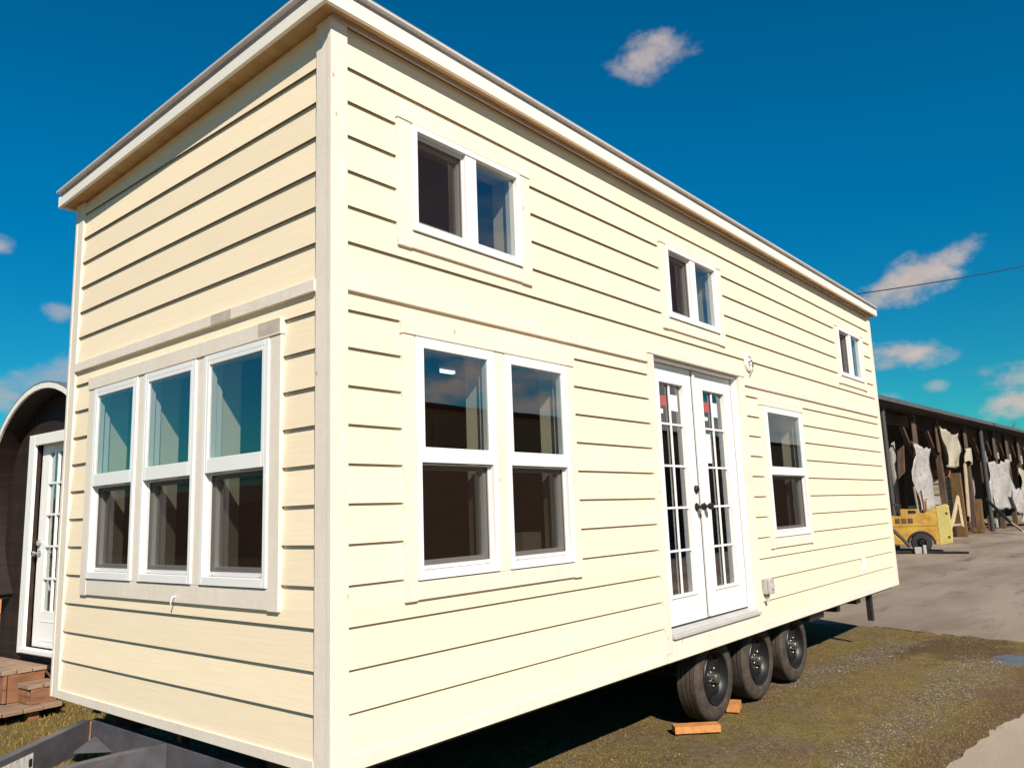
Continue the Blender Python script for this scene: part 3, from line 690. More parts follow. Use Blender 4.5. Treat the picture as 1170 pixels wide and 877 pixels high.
# loose gravel and short grass (nobody could count them)
def scatter_ok(x,y): return x<road_edge(max(-59,min(59,y)))+.05 and y>pad_edge(x)-.03
V=[];F=[]
rng=random.Random(3)
def stone(c,s):
    b=len(V); rz=rng.random()*6.28; sx=s*rng.uniform(.7,1.3); sy=s*rng.uniform(.6,1.1); sz=s*rng.uniform(.4,.8); ca,sa=math.cos(rz),math.sin(rz)
    for x,y,z in ((1,.2,0),(.3,.9,.1),(-.8,.6,-.1),(-.9,-.5,.1),(.1,-1,0),(.8,-.6,.1),(.1,.1,1),(-.2,-.1,-.6)):
        x*=sx*rng.uniform(.75,1.2); y*=sy*rng.uniform(.75,1.2); z*=sz
        V.append((c[0]+x*ca-y*sa,c[1]+x*sa+y*ca,c[2]+z))
    for k in range(6): F.append((b+k,b+(k+1)%6,b+6)); F.append((b+(k+1)%6,b+k,b+7))
# gravel streak running diagonally from the foreground to the pavement
def streak(x,y):
    a=((x-3.0)*(-.02)+ -1.0)
    d1=abs(y-(-1.02-.02*(x-3)))/(.16+.03*(x-3)) if 1.5<x<7.5 else 9
    d2=abs(y-(.15-.12*(x-5.5)))/.22 if 5.2<x<8 else 9
    return min(d1,d2)
cnt=0
while cnt<24000:
    x=1.2+7.8*rng.random()**1.2; y=rng.uniform(-1.7,1.6)
    s=streak(x,y)
    if not scatter_ok(x,y): continue
    if s>1 and rng.random()>.22: continue
    if s<1 and rng.random()<s*.5: continue
    z=gz(x,y); sz=rng.choice((.003,.004,.005,.005,.006,.008,.010)) if s<1.2 else rng.choice((.003,.003,.004,.006))
    if rng.random()<.012: sz*=2
    stone((x,y,z+sz*.25),sz); cnt+=1
me=bpy.data.meshes.new('gravel'); me.from_pydata(V,[],F); gm=mat('gravel_stones',(.20,.168,.135),.9,island=.65,fine=.2,fscale=80,spec=.2); me.materials.append(gm)
go=bpy.data.objects.new('gravel',me); C.objects.link(go); tag(go,'loose grey gravel scattered over the dirt beside the trailer','gravel',kind='stuff')
V=[];F=[]
def blade(x,y,z,h,lean):
    t=rng.random()*6.28; w=.0022+h*.02; dx,dy=math.cos(t)*w,math.sin(t)*w; u=rng.random()*6.28; lx,ly=math.cos(u)*lean*h,math.sin(u)*lean*h
    b=len(V); V.extend([(x-dx,y-dy,z),(x+dx,y+dy,z),(x+lx*.4+dx*.7,y+ly*.4+dy*.7,z+h*.6),(x+lx*.4-dx*.7,y+ly*.4-dy*.7,z+h*.6),(x+lx,y+ly,z+h)])
    F.extend([(b,b+1,b+2,b+3),(b+3,b+2,b+4)])
cnt=0
while cnt<90000:
    if rng.random()<.72: x=1.6+7.2*rng.random()**1.25; y=rng.uniform(-1.7,1.5)
    else: x=rng.uniform(-1.5,2.2); y=rng.uniform(2.6,9)
    if not scatter_ok(x,y): continue
    q=noise.noise(Vector((x*1.1,y*1.1,11)))+.5*noise.noise(Vector((x*3.3,y*3.3,4)))
    if q<rng.uniform(-.45,.35) and y<2.5: continue
    if streak(x,y)<.9 and rng.random()<.85: continue
    if in_puddle(x,y)<1: continue
    for _ in range(2):
        xx_=x+rng.uniform(-.02,.02); yy_=y+rng.uniform(-.02,.02)
        blade(xx_,yy_,gz(xx_,yy_)-.003,rng.uniform(.005,.014)*(3.0 if y>2.5 else 1),rng.uniform(.3,1.2)); cnt+=1
me=bpy.data.meshes.new('grass'); me.from_pydata(V,[],F); gr=mat('short_mossy_grass',(.24,.175,.04),.8,island=.55,col2=(.29,.205,.085),vscale=(2,2,2),spec=.2); me.materials.append(gr)
go=bpy.data.objects.new('grass',me); C.objects.link(go); tag(go,'short yellow green grass and moss patches on the dirt','grass',kind='stuff')

# ------------------------------------------------------------------ arched cabin and its steps, left
TC = R(93.4); ct=Vector((math.cos(TC),math.sin(TC),0)); cn=Vector((ct.y,-ct.x,0))   # cn points away from the camera
CP0 = Vector((.92,5.90,0))
def fc(q): return CP0+ct*q.x+cn*q.y+Vector((0,0,q.z))       # s along front, k depth, z
cabin = thing('arched_cabin', fc(Vector((-.3,1.5,0))), 'dark stained timber cabin with an arched roof and white glazed door', 'cabin')
cabin.rotation_euler=(0,0,TC-math.pi/2)
SC=-.34; RA=1.185; ZC=1.825
def arch(r, n=36, lo=-.75): 
    return [(SC+r*math.cos(lo+(math.pi-2*lo)*k/n), ZC+r*math.sin(lo+(math.pi-2*lo)*k/n)) for k in range(n+1)]
# end wall of upright boards trimmed to the arch, with the door opening left out
m = MB(fc); s=SC-RA+.05; DW0,DW1,DZ0,DZ1=-.76,.165,.50,2.53
WH=RA*math.cos(.75)-.02
zl=ZC-RA*math.sin(.75)
while s<SC+RA-.06:
    e=min(s+.135,SC+RA-.05); zt=lambda q: ZC+math.sqrt(max(0,(RA-.02)**2-(q-SC)**2))
    for (a_,b_) in spans(s,e,[(DW0,DW1)]): m.hexa([(a_+.002,0,.34),(b_-.002,0,.34),(b_-.002,.04,.34),(a_+.002,.04,.34),(a_+.002,0,zt(a_)),(b_-.002,0,zt(b_)),(b_-.002,.04,zt(b_)),(a_+.002,.04,zt(a_))])
    a_=max(s,DW0); b_=min(e,DW1)
    if b_>a_:
        m.hexa([(a_+.001,.002,DZ1),(b_-.001,.002,DZ1),(b_-.001,.04,DZ1),(a_+.001,.04,DZ1),(a_+.001,.002,zt(a_)),(b_-.001,.002,zt(b_)),(b_-.001,.04,zt(b_)),(a_+.001,.04,zt(a_))])
        m.box((a_+.001,.002,.34),(b_-.001,.04,DZ0))
    s=e
m.build('wall', M['darkwood'], cabin)
m = MB(fc)
for k0,k1 in ((.04,4.2),):
    P=arch(RA-.03)
    P=[(P[0][0],.34)]+P+[(P[-1][0],.34)]
    ia=[m.p((x,k0,z)) for x,z in P]; ib=[m.p((x,k1,z)) for x,z in P]
    for i in range(len(P)-1): m.face([ia[i],ia[i+1],ib[i+1],ib[i]])
    m.face(ib)
m.build('shell', M['darkwood'], cabin)
def arcband(r0,r1,k0,k1,name,mt):
    m=MB(fc); a=arch(r0); b=arch(r1); n=len(a)
    q=[[m.p((x,k,z)) for x,z in P] for P,k in ((a,k0),(b,k0),(b,k1),(a,k1))]
    for i in range(n-1):
        for j in range(4): m.face([q[j][i],q[j][i+1],q[(j+1)%4][i+1],q[(j+1)%4][i]])
    for e in (0,n-1): m.face([q[j][e] for j in range(4)])
    return m.build(name,mt,cabin,smooth=40)
OVH=-.19
arcband(RA,RA+.05,OVH,4.3,'roof',M['darkwood'])
arcband(RA+.05,RA+.07,OVH-.02,4.32,'roof_covering',M['darkroof'])
arcband(RA+.003,RA+.053,OVH-.022,OVH-.001,'roof_trim',M['fascia'])
m=MB(fc); ring(m,DW0-.13,DW1+.13,DZ0-.04,DZ1+.08,.13,-.03,.002,wb=.06,wt=.11); m.box((DW0,-.07,DZ0-.02),(DW1,-.031,DZ0+.02)); m.build('door_frame', M['door'], cabin, bevel=.004)
m=MB(fc); g0,g1,h0,h1=DW0+.17,DW1-.17,.86,2.42
m.box((DW0+.012,.05,DZ0+.02),(g0,.09,DZ1-.01)); m.box((g1,.05,DZ0+.02),(DW1-.012,.09,DZ1-.01)); m.box((g0,.05,DZ0+.02),(g1,.09,h0)); m.box((g0,.05,h1),(g1,.09,DZ1-.01))
for j in (1,2): 
    u=g0+(g1-g0)*j/3; m.box((u-.01,.048,h0),(u+.01,.07,h1))
for j in range(1,5):
    z=h0+(h1-h0)*j/5; m.box((g0,.049,z-.01),(g1,.069,z+.01))
m.box((g0,.046,h0-.1),(g1,.05,h0-.09)); m.box((g0,.046,.58),(g1,.05,.59))
cd=m.build('door', M['door'], cabin)
m=MB(fc); m.box((g0,.075,h0),(g1,.078,h1)); m.build('pane', M['glass'], cd)
m=MB(fc); m.lathe([(0,0),(0,.03),(.01,.03),(.014,.01),(.05,.01),(.055,.026),(.08,.02),(.082,0)],(DW1-.075,.05,1.42),(0,-1,0),14); m.build('handle', M['chrome'], cd, smooth=40); m=MB(fc); m.tube([(DW1-.075,.05,1.52),(DW1-.075,.02,1.52)],.025,12); m.build('deadbolt', M['chrome'], cd, smooth=40)
m=MB(fc)
for s_ in (SC-.75,SC+.63): m.box((s_,.1,.06),(s_+.12,4.0,.34))
m.build('skid', M['oldpost'], cabin)
# steps
steps = thing('wooden_steps', fc(Vector((-.1,-.6,0))), 'weathered wooden steps and landing at the white cabin door', 'steps')
steps.rotation_euler=(0,0,TC-math.pi/2)
def tread(s0,s1,k0,k1,z,n):
    m=MB(fc); w=(k1-k0)/n
    for j in range(n): m.box((s0+rng.uniform(0,.02),k0+j*w+.004,z-.038),(s1-rng.uniform(0,.02),k0+(j+1)*w-.004,z+rng.uniform(-.003,.003)))
    return m.build('tread', M['step'], steps, bevel=.004)
def riser(s0,s1,k,z0,z1):
    m=MB(fc); h=(z1-z0)/2
    for j in range(2): m.box((s0,k,z0+j*h),(s1,k+.03,z0+(j+1)*h-.004))
    return m.build('riser', M['redwood'], steps, bevel=.003)
tread(-.42,1.3,-.42,-.035,.40,3)
riser(-.40,1.25,-.40,.12,.358)
m=MB(fc); m.box((-.40,-.36,.115),(-.37,-.05,.358)); m.build('riser', M['redwood'], steps, bevel=.003)
tread(-.68,-.425,-.30,-.035,.285,2)
m=MB(fc); m.box((-.66,-.27,.115),(-.63,-.05,.243)); m.build('riser', M['redwood'], steps, bevel=.003)
riser(-.62,-.43,-.28,.115,.243)
tread(-.76,1.3,-1.35,-.035,.11,8)
for s_ in (-.70,.2,1.1):
    for k_ in (-1.25,-.3):
        m=MB(fc); m.box((s_,k_,-.02),(s_+.09,k_+.09,.069)); m.build('support', M['redwood'], steps)

# a low brown shed behind the cabin
q=CAM+ray(-25,500)*17; 
def fb(v): return Vector((q.x,q.y,0))+ct*v.x+cn*v.y+Vector((0,0,v.z))
gs=thing('garden_shed', (q.x,q.y,0),'brown pitched roof shed just showing behind the arched cabin at far left','shed'); gs.rotation_euler=(0,0,TC-math.pi/2)
m=MB(fb); m.box((-1.0,0,0),(3.0,3,3.2)); m.build('wall',M['barn'],gs)
m=MB(fb); m.prism([(-1.3,-.3,3.2),(-1.3,3.3,3.2),(-1.3,1.5,4.05)],(4.6,0,0)); m.build('roof',M['oldpost'],gs)

# ------------------------------------------------------------------ long open shed, right
sd=Vector((1,-.053,0)).normalized(); sn=Vector((-sd.y,sd.x,0))      # sn points into the shed
SP0=Vector((26,5.0,0))
def fsh(q): return SP0+sd*q.x+sn*q.y+Vector((0,0,q.z))
def shp(px,py,k=0):
    p=on_plane(px,py,SP0+sn*k,sn); v=p-SP0; return v.dot(sd), v.z
shed = thing('open_shed', fsh(Vector((30,4,0))), 'long open fronted timber shed with a dark roof and a row of posts', 'shed')
zr=shp(1005,452,-.62)[1]
m=MB(fsh); 
m.hexa([(-14,-.62,zr-.15),(90,-.62,zr-.15),(90,8.5,zr+.75),(-14,8.5,zr+.75),(-14,-.62,zr-.03),(90,-.62,zr-.03),(90,8.5,zr+.95),(-14,8.5,zr+.95)])
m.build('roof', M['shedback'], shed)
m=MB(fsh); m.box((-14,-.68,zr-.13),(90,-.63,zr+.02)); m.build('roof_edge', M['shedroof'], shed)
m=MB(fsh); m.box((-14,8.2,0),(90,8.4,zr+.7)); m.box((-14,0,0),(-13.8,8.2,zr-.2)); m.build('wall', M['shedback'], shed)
m=MB(fsh); m.box((-14,.5,zr-.55),(90,.65,zr-.16)); m.build('beam', M['oldpost'], shed)
u_=[shp(p,600)[0] for p in (1046,1072,1105,1125)]
posts=[(-8,0),(-3,0)]
for px,wd,k in ((1044,.22,0),(1070,.22,0),(1101,.26,0),(1119,.22,0),(1133,.22,0),(1147,.22,0),(1160,.22,0),(1172,.22,0)):
    u=shp(px,500,k)[0]; m=MB(fsh); m.box((u-wd/2,k-.11,0),(u+wd/2,k+.11,zr-.22)); m.build('post',M['oldpost'],shed,bevel=.01)
    m=MB(fsh)   # short knee brace and bracket plank at the head
    m.hexa([(u-1.2,.0,zr-.75),(u-1.02,.0,zr-.75),(u-1.02,.15,zr-.75),(u-1.2,.15,zr-.75),(u-.2,.0,zr-1.75),(u-.11,.0,zr-1.75),(u-.11,.15,zr-1.75),(u-.2,.15,zr-1.75)])
    m.box((u-.55,-.14,zr-1.6),(u-.12,-.115,zr-.5))
    m.build('brace',M['oldpost'],shed)
for u in (-8,-3): m=MB(fsh); m.box((u-.11,-.11,0),(u+.11,.11,zr-.22)); m.build('post',M['oldpost'],shed)
for u in range(50,90,5): m=MB(fsh); m.box((u-.11,-.11,0),(u+.11,.11,zr-.22)); m.build('post',M['oldpost'],shed)
# steel downpipe at the near end
u=shp(1013.5,520,-.3)[0]; m=MB(fsh); m.tube([(u,-.3,0),(u,-.3,zr-.22)],.09,10); m.build('downpipe',M['pipe'],shed)
u=shp(1126,540,-.3)[0]; m=MB(fsh); m.tube([(u,-.3,0),(u,-.3,zr-.22)],.10,10); m.build('downpipe',M['pipe'],shed)

def sheet(name, px, mt, label, cat, group=None, k=-.25, wob=.10, nn=18, th=.012):
    """a hanging sheet: pixel outline corners (tl,tr,br,bl) define its real size on the post line; ragged edges, folds in depth"""
    tl,tr,br,bl=[shp(*p,k) for p in px]; m=MB(fsh); g={}
    W=max(abs(tr[0]-tl[0]),.3)
    for i in range(nn+1):
        for j in range(nn+1):
            s,t=i/nn,j/nn
            u=(tl[0]*(1-s)+tr[0]*s)*(1-t)+(bl[0]*(1-s)+br[0]*s)*t; z=(tl[1]*(1-s)+tr[1]*s)*(1-t)+(bl[1]*(1-s)+br[1]*s)*t
            e=Vector((u*1.7,z*1.7,px[0][0])); ed=1 if i in(0,nn) or j in (0,nn) else .3
            u+=noise.noise(e)*.20*ed+noise.noise(e*4.1)*.06*(1 if ed==1 else 0); z+=noise.noise(e*3.7+Vector((1,2,3)))*.09*(1 if ed==1 else 0); z+=noise.noise(e+Vector((5,5,5)))*.16*ed-(.18*math.sin(s*math.pi)*(1-t) if name=='tarp' else 0)
            d=k+wob*math.sin(s*9+noise.noise(Vector((u,z,2)))*2)+.12*noise.noise(Vector((u*1.2,z*.8,9)))
            g[i,j]=(u,d,z)
    for i in range(nn):
        for j in range(nn):
            m.quad(g[i,j],g[i+1,j],g[i+1,j+1],g[i,j+1])
    bmv=m.build(name,mt,smooth=0)
    bm=bmesh.new(); bm.from_mesh(bmv.data); bmesh.ops.remove_doubles(bm,verts=bm.verts,dist=.0005); bmesh.ops.recalc_face_normals(bm,faces=bm.faces); bm.to_mesh(bmv.data); bm.free()
    so=bmv.modifiers.new('thickness','SOLIDIFY'); so.thickness=th
    return tag(bmv,label,cat,group)
sheet('tarp',[(1042,501),(1063,512),(1071,585),(1047,585)],M['tarp'],'ragged white tarp with black smears hanging behind the yellow vehicle','tarp','white sheets hung along the shed front')
sheet('tarp',[(1074,487),(1099,495),(1097,533),(1081,534)],M['canvas'],'folded cream canvas hanging high on a shed post above the pale block stack','tarp','white sheets hung along the shed front',wob=.14)
sheet('tarp',[(1129,524),(1152,525),(1165,579),(1131,584)],M['tarp'],'wide grimy white tarp hanging at the right part of the shed front','tarp','white sheets hung along the shed front')
sheet('tarp',[(1166,532),(1180,534),(1182,600),(1167,596)],M['canvas'],'pale canvas hanging at the right edge of the picture by the shed','tarp','white sheets hung along the shed front')
def board(name, px0, px1, w, k, mt, label, cat, group=None, th=.05, z0=None):
    a=shp(*px0,k); b=shp(*px1,k); m=MB(fsh)
    dx=Vector((b[0]-a[0],b[1]-a[1])); n=Vector((-dx.y,dx.x)).normalized()*w/2
    P=[(a[0]-n.x,k,max(.0,a[1]-n.y)),(b[0]-n.x,k,b[1]-n.y),(b[0]+n.x,k,b[1]+n.y),(a[0]+n.x,k,max(.0,a[1]+n.y))]
    m.prism(P,(0,th,0)); return tag(m.build(name,mt,bevel=.005),label,cat,group)
for px,py0,py1,lab_ in ((1106,510,527,'small white panel between the cream canvas and the downpipe'),(1124,512,528,'small white panel right behind the shed downpipe'),(1138,508,524,'white panel high above the left part of the wide grimy tarp'),(1152,507,527,'white panel above the right part of the wide grimy tarp'),(1165,505,530,'white panel high at the right edge of the shed')):
    a=shp(px-4,py0,.5); b=shp(px+4,py1,.5); m=MB(fsh); m.box((a[0],.5,b[1]),(b[0],.56,a[1])); m.build('hanging_panel_tmp',M['panel']); o=C.objects[-1]; o.name='wall_panel'; tag(o,lab_,'panel','white panels hung in the shed')
a=shp(1019,503,.6); b=shp(1027,590,.6)
m=MB(fsh); m.prism([(a[0],.6,.0),(b[0]+.2,.6,.0),(b[0],.6,a[1]-.4),(a[0]+.3,.6,a[1])],(0,.08,0)); tag(m.build('leaning_panel',M['panel']),'tall grey white panel leaning inside the shed next to the house','panel')
# pale block stack with a terracotta cap
st=thing('block_stack', fsh(Vector((shp(1089,560)[0],0,0))),'stack of pale blocks with a terracotta cap under the cream canvas','block stack')
a=shp(1083,536,-.05); b=shp(1096,604,-.05)
m=MB(fsh); h=a[1]-.35
for j in range(11): m.box((a[0]+.03*(j%2),-.05,h*j/11+.004),(b[0]-.03*(j%2),.75,h*(j+1)/11-.012))
m.build('block',M['block'],st); m=MB(fsh); m.box((a[0]+.1,-.02,h),(b[0]-.1,.7,a[1])); m.build('cap',M['terracotta'],st)
board('timber_post',(1106,613),(1097,540),.22,-.5,M['mossypost'],'thick mossy brown timber leaning against the shed right of the block stack','timber',None,.38)
board('timber_post',(1125,608),(1121,570),.25,-.35,M['mossypost'],'short squared mossy timber standing below the shed downpipe','timber',None,.42)
board('plank',(1108,590),(1103,527),.36,-.1,M['ply'],'pale bare plank standing between two mossy timbers','plank')
board('plank',(1141,604),(1140,580),.5,.2,M['panel'],'short white plank under the wide grimy tarp','plank')
board('plank',(1160,598),(1158,580),.4,.2,M['ply'],'short tan plank under the right corner of the wide grimy tarp','plank')
board('plank',(1078,572),(1058,571),.3,.1,M['panel'],'white plank laid level between tarp and block stack','plank')
board('plank',(1117,606),(1113,545),.16,.5,M['panel'],'narrow grey plank standing deep in the shed left of the downpipe','plank',None,.3)
board('plank',(1150,603),(1146,566),.14,.9,M['oldpost'],'dark plank standing behind the middle of the wide grimy tarp','plank',None,.3)
board('plank',(1053,600),(1045,556),.07,-.5,M['canvas'],'thin pale slat hanging at the left foot of the ragged tarp','plank',None,.05)
board('plank',(1060,600),(1053,560),.07,-.55,M['redwood'],'thin reddish slat leaning below the ragged tarp','plank',None,.05)
board('plank',(1036,590),(1031,470),.10,.7,M['oldpost'],'tall dark board standing between the leaning panel and the ragged tarp','plank',None,.25)
a=shp(1108,606,.6); b=shp(1122,594,.6)
lst=thing('lumber_stack',fsh(Vector((a[0],.8,0))),'low stack of dark boards on the shed floor behind the mossy timbers','lumber stack')
for j in range(5):
    m=MB(fsh); m.box((a[0]+.05*(j%2),.5+.02*j,.02+j*.09),(b[0]+.4-.1*(j%3),1.3,.10+j*.09)); m.build('board',M['oldpost'],lst)
sheet('rag',[(1101,512),(1110,513),(1112,530),(1103,528)],M['canvas'],'small pale rag pinned on a post right of the cream canvas','rag',None,k=-.2,nn=8)
sheet('rag',[(1157,558),(1167,560),(1170,588),(1160,584)],M['tarp'],'torn white rag hanging past the right corner of the wide grimy tarp','rag',None,k=-.55,nn=10)
# trestle
tr=thing('trestle', fsh(Vector((shp(1092,600)[0],-.6,0))),'white A frame trestle standing in front of the block stack','trestle')
def stick(mb,p0,p1,k0,k1,w=.07):
    a=shp(*p0,k0); b=shp(*p1,k1); mb.tube([(a[0],k0,max(a[1],.02)),(b[0],k1,b[1])],w,6)
for p0,p1,k0 in (((1086,604),(1094,567),-.8),((1100,602),(1094,567),-.8),((1088,601),(1095,568),-.2)):
    m=MB(fsh); stick(m,p0,p1,k0,-.5,.06); m.build('leg',M['ply'],tr)
m=MB(fsh); stick(m,(1087,600),(1099,599),-.7,-.7,.045); m.build('rail',M['ply'],tr)
# diagonal black pole
m=MB(fsh); stick(m,(1127,570),(1158,600),-.4,-1.6,.07); tag(m.build('black_pipe',M['black']),'black pipe leaning diagonally in front of the wide grimy tarp','pipe')
m=MB(fsh); stick(m,(1150,593),(1169,607),-1.2,-2.2,.05); tag(m.build('pale_pole',M['ply']),'pale pole lying on the ground at the foot of the black pipe','pole')

# ------------------------------------------------------------------ yellow industrial vehicle
fo=on_ground(1056,631); vd=Vector((fo.x-CAM.x,fo.y-CAM.y,0)).normalized(); fr_=Vector((vd.y,-vd.x,0))
K=898/((fo-CAM).dot(FW))
def ff(q): return Vector((fo.x,fo.y,0))+fr_*q.x+vd*q.y+Vector((0,0,q.z))
fk=thing('tow_tractor', ff(Vector((-.4,.6,0))),'old yellow industrial vehicle with a black wheel parked by the shed','vehicle')
ar=[(-.04+.40*math.cos(t),.25+.40*math.sin(t)) for t in [math.pi*k/14 for k in range(15)]]
prof=[(-2.1,.28)]+[(-.44,.25)]+ar[::-1][1:-1]+[(.36,.25),(.44,.22),(.45,.22),(.45,1.36),(.10,1.17),(-.036,1.19),(-.036,1.31),(-.53,1.325),(-.53,1.12),(-2.1,1.12)]
m=MB(ff); m.prism([(u,0,z) for u,z in prof],(0,1.15,0)); m.box((-2.0,-.012,.80),(.44,-.001,.86)); m.build('body',M['yellow'],fk,bevel=.015)
m=MB(ff); m.prism([(.452,-.006,.21),(.80,-.006,.27),(.83,-.006,.55),(.81,-.006,1.40),(.74,-.006,1.44),(.452,-.006,1.37)],(0,1.162,0)); m.build('counterweight',M['paleyellow'],fk,bevel=.02)
for z_ in (.42,1.13):
    m=MB(ff); m.box((.70,-.016,z_),(.76,-.004,z_+.07)); m.build('hitch_lug',M['oldpost'],fk)
m=MB(ff); m.tube([(-.62,.35,1.12),(-.66,.35,1.45)],.025,8); m.lathe([(0,.17),(.02,.185),(.04,.17),(.02,.155),(0,.17)],(-.66,.35,1.45),(.25,0,1),20); m.build('steering_wheel',M['black'],fk)
m=MB(ff); m.tube([(.2,.3,1.2),(.2,.3,1.55),(.24,.3,1.62)],.03,8); m.build('exhaust_pipe',M['rust'],fk)
for k in range(3): m=MB(ff); m.box((-.70+k*.18,-.014,.90),(-.57+k*.18,-.003,1.04)); m.build('vent',M['oldpost'],fk)
m=MB(ff); m.prism([(x,-.016,z) for x,z in ar[::-1]]+[(-.04+.34*math.cos(t),-.016,.25+.34*math.sin(t)) for t in [math.pi*k/14 for k in range(15)]],(0,.1,0)); m.build('wheel_arch',M['black'],fk)
m=MB(ff); m.box((-.30,.2,1.325),(-.10,.8,1.42)); m.box((-.32,.2,1.18),(-.1,-.004,1.28)); m.build('seat',M['black'],fk)
for yk in (.02,.95):
    w=node('wheel',ff(Vector((-.04,yk,.29))),fk)
    m=MB(ff); m.lathe([(0,.13),(0,.2),(.01,.27),(.04,.295),(.2,.295),(.24,.26),(.24,.13)],(-.04,yk-.06,.295),(0,1,0),32); m.build('tyre',M['blacktyre'],w,smooth=40)
    m=MB(ff); m.lathe([(.03,0),(.0,.03),(.0,.06),(.03,.07),(.05,.12),(.01,.135)],(-.04,yk-.06,.295),(0,1,0),24); m.build('rim',M['rim'],w,smooth=40)
m=MB(ff); m.lathe([(0,.0),(0,.27),(.02,.29),(.2,.29),(.2,0)],(-1.75,.0,.29),(0,1,0),24); m.build('wheel',M['tyre'],fk,smooth=40)
m=MB(ff); m.tube([(-.95,-.35,.90),(-.55,-.4,.45),(-.36,-.42,.20)],.05,8); tag(m.build('tow_bar',M['black']),'thick black bar propped in front of the yellow vehicle','bar')
m=MB(ff); m.tube([(-.9,-.6,.05),(-.3,-.62,.05)],.045,8); m.tube([(-.3,-.62,.05),(.3,-.7,.04),(1.15,-.9,.035)],.04,8); tag(m.build('black_pole',M['black']),'black pole lying on the pavement in front of the yellow vehicle','pole')
m=MB(ff); m.box((-.25,-.75,.0),(.05,-.5,.20)); m.box((-.02,-.80,.0),(.07,-.6,.26)); cb=m.build('concrete_block',M['concrete'],bevel=.02); tag(cb,'broken pale concrete block lying by the yellow vehicle wheel','block')

# ------------------------------------------------------------------ overhead cable, poles, bare tree, buildings reflected in the panes
def pole(name,p,h,label):
    o=thing(name,(p.x,p.y,0),label,'utility pole')
    m=MB(); m.tube([(p.x,p.y,-.1),(p.x,p.y,h)],[.14,.10],10); m.build('shaft',M['oldpost'],o)
    m=MB(); m.box((p.x-.06,p.y-.7,h-.5),(p.x+.06,p.y+.7,h-.38)); m.build('cross_arm',M['oldpost'],o)
ca=CAM+ray(925,343)*21; cbp=CAM+ray(1262,283)*33
m=MB(); n=24; P=[]
for i in range(n+1):
    t=i/n; q_=ca.lerp(cbp,t); q_.z-=.16*4*t*(1-t); P.append(q_)
m.tube(P,.017,6); tag(m.build('overhead_cable',M['black']),'single dark overhead cable crossing the sky at right','cable')
pole('utility_pole',ca,ca.z+.4,'wooden utility pole carrying the cable behind the house')
pole('utility_pole',cbp,cbp.z+.4,'wooden utility pole carrying the cable outside the picture at right')

def bare_tree(p,h,label,seed,spread=.5):
    r=random.Random(seed); t=thing('bare_tree',(p.x,p.y,0),label,'tree')
    m=MB(); m.tube([(p.x,p.y,-.1),(p.x+.1,p.y,h*.3),(p.x,p.y+.1,h*.55)],[h*.022,h*.016,h*.010],8); m.build('trunk',M['bark'],t)
    m=MB()
    def br(q,d,l,rad,dep):
        e=q+d*l; mid=q+d*l*.5+Vector((r.uniform(-1,1),r.uniform(-1,1),r.uniform(0,1)))*l*.06
        m.tube([q,mid,e],[rad,rad*.75,rad*.5],4,cap=False)
        if dep==0: return
        for _ in range(r.randint(2,4)):
            f=r.uniform(.35,1); nd=(d+Vector((r.uniform(-1,1),r.uniform(-1,1),r.uniform(-.1,.8)))*spread).normalized()
            br(q+d*l*f,nd,l*r.uniform(.55,.8),rad*.5,dep-1)
    for k in range(7):
        z=h*r.uniform(.25,.55); a=r.random()*6.28
        br(Vector((p.x,p.y,z)),Vector((math.cos(a)*.6,math.sin(a)*.6,1)).normalized(),h*.24,h*.008,3)
    m.build('crown',M['bark'],t)
for px,dd,h,sd_ in ((1143,66,8.8,1),(1156,72,9.0,2)):
    q_=CAM+ray(px,560)*dd; bare_tree(q_,h,'leafless tree showing its twigs above the far shed roof, '+('left one' if sd_==1 else 'right one'),sd_)
# long brown barn across the yard (seen in the panes)
bn=thing('yard_barn',(30,-17,0),'long brown barn across the yard, mirrored in the window panes','barn')
m=MB(); m.box((-6,-24,0),(75,-16,5.2)); m.build('wall',M['barn'],bn)
m=MB(); m.prism([(-7,-15.8,5.2),(-7,-24.6,5.2),(-7,-24.6,6.0),(-7,-15.8,5.35)],(83,0,0)); m.build('roof',M['shedback'],bn)
for k in range(7):
    m=MB(); x=2+k*10; m.box((x,-15.99,0),(x+3.2,-15.9,3.6)); m.build('door',M['oldpost'],bn)
b2=thing('storage_barn',(-24,26,0),'low brown storage barn mirrored in the front window panes','barn')
m=MB(); m.box((-30,4,0),(-22,60,2.7)); m.build('wall',M['barn'],b2)
m=MB(); m.prism([(-31,3,2.7),(-21,3,2.7),(-26,3,4.0)],(0,58,0)); m.build('roof',M['oldpost'],b2)

# ------------------------------------------------------------------ sun, sky, clouds
SUN = Vector((.62,1.0,-.88)).normalized()       # direction the light travels
el = math.asin(-SUN.z); az = math.atan2(-SUN.x,-SUN.y)     # azimuth from +Y towards +X
sl=bpy.data.lights.new('sun','SUN'); sl.energy=5.0; sl.angle=R(.5); sl.color=(1,.91,.78)
so=bpy.data.objects.new('sun',sl); C.objects.link(so); so.rotation_euler=SUN.to_track_quat('-Z','Y').to_euler()
w=bpy.data.worlds.new('World'); scn.world=w; w.use_nodes=True; N=w.node_tree.nodes; L=w.node_tree.links
bg=N['Background']; sky=N.new('ShaderNodeTexSky'); sky.sky_type='NISHITA'; sky.sun_disc=False; sky.sun_elevation=el; sky.sun_rotation=az
sky.air_density=1.0; sky.dust_density=.05; sky.ozone_density=3.0
bg.inputs['Strength'].default_value=.09
hs=N.new('ShaderNodeHueSaturation'); hs.inputs['Saturation'].default_value=1.5; hs.inputs['Hue'].default_value=.495; hs.inputs['Value'].default_value=1
L.new(sky.outputs['Color'],hs.inputs['Color'])
tint=N.new('ShaderNodeMix'); tint.data_type='RGBA'; tint.blend_type='MULTIPLY'; tint.inputs['Factor'].default_value=1; tint.inputs['B'].default_value=(.15,.86,.80,1); 
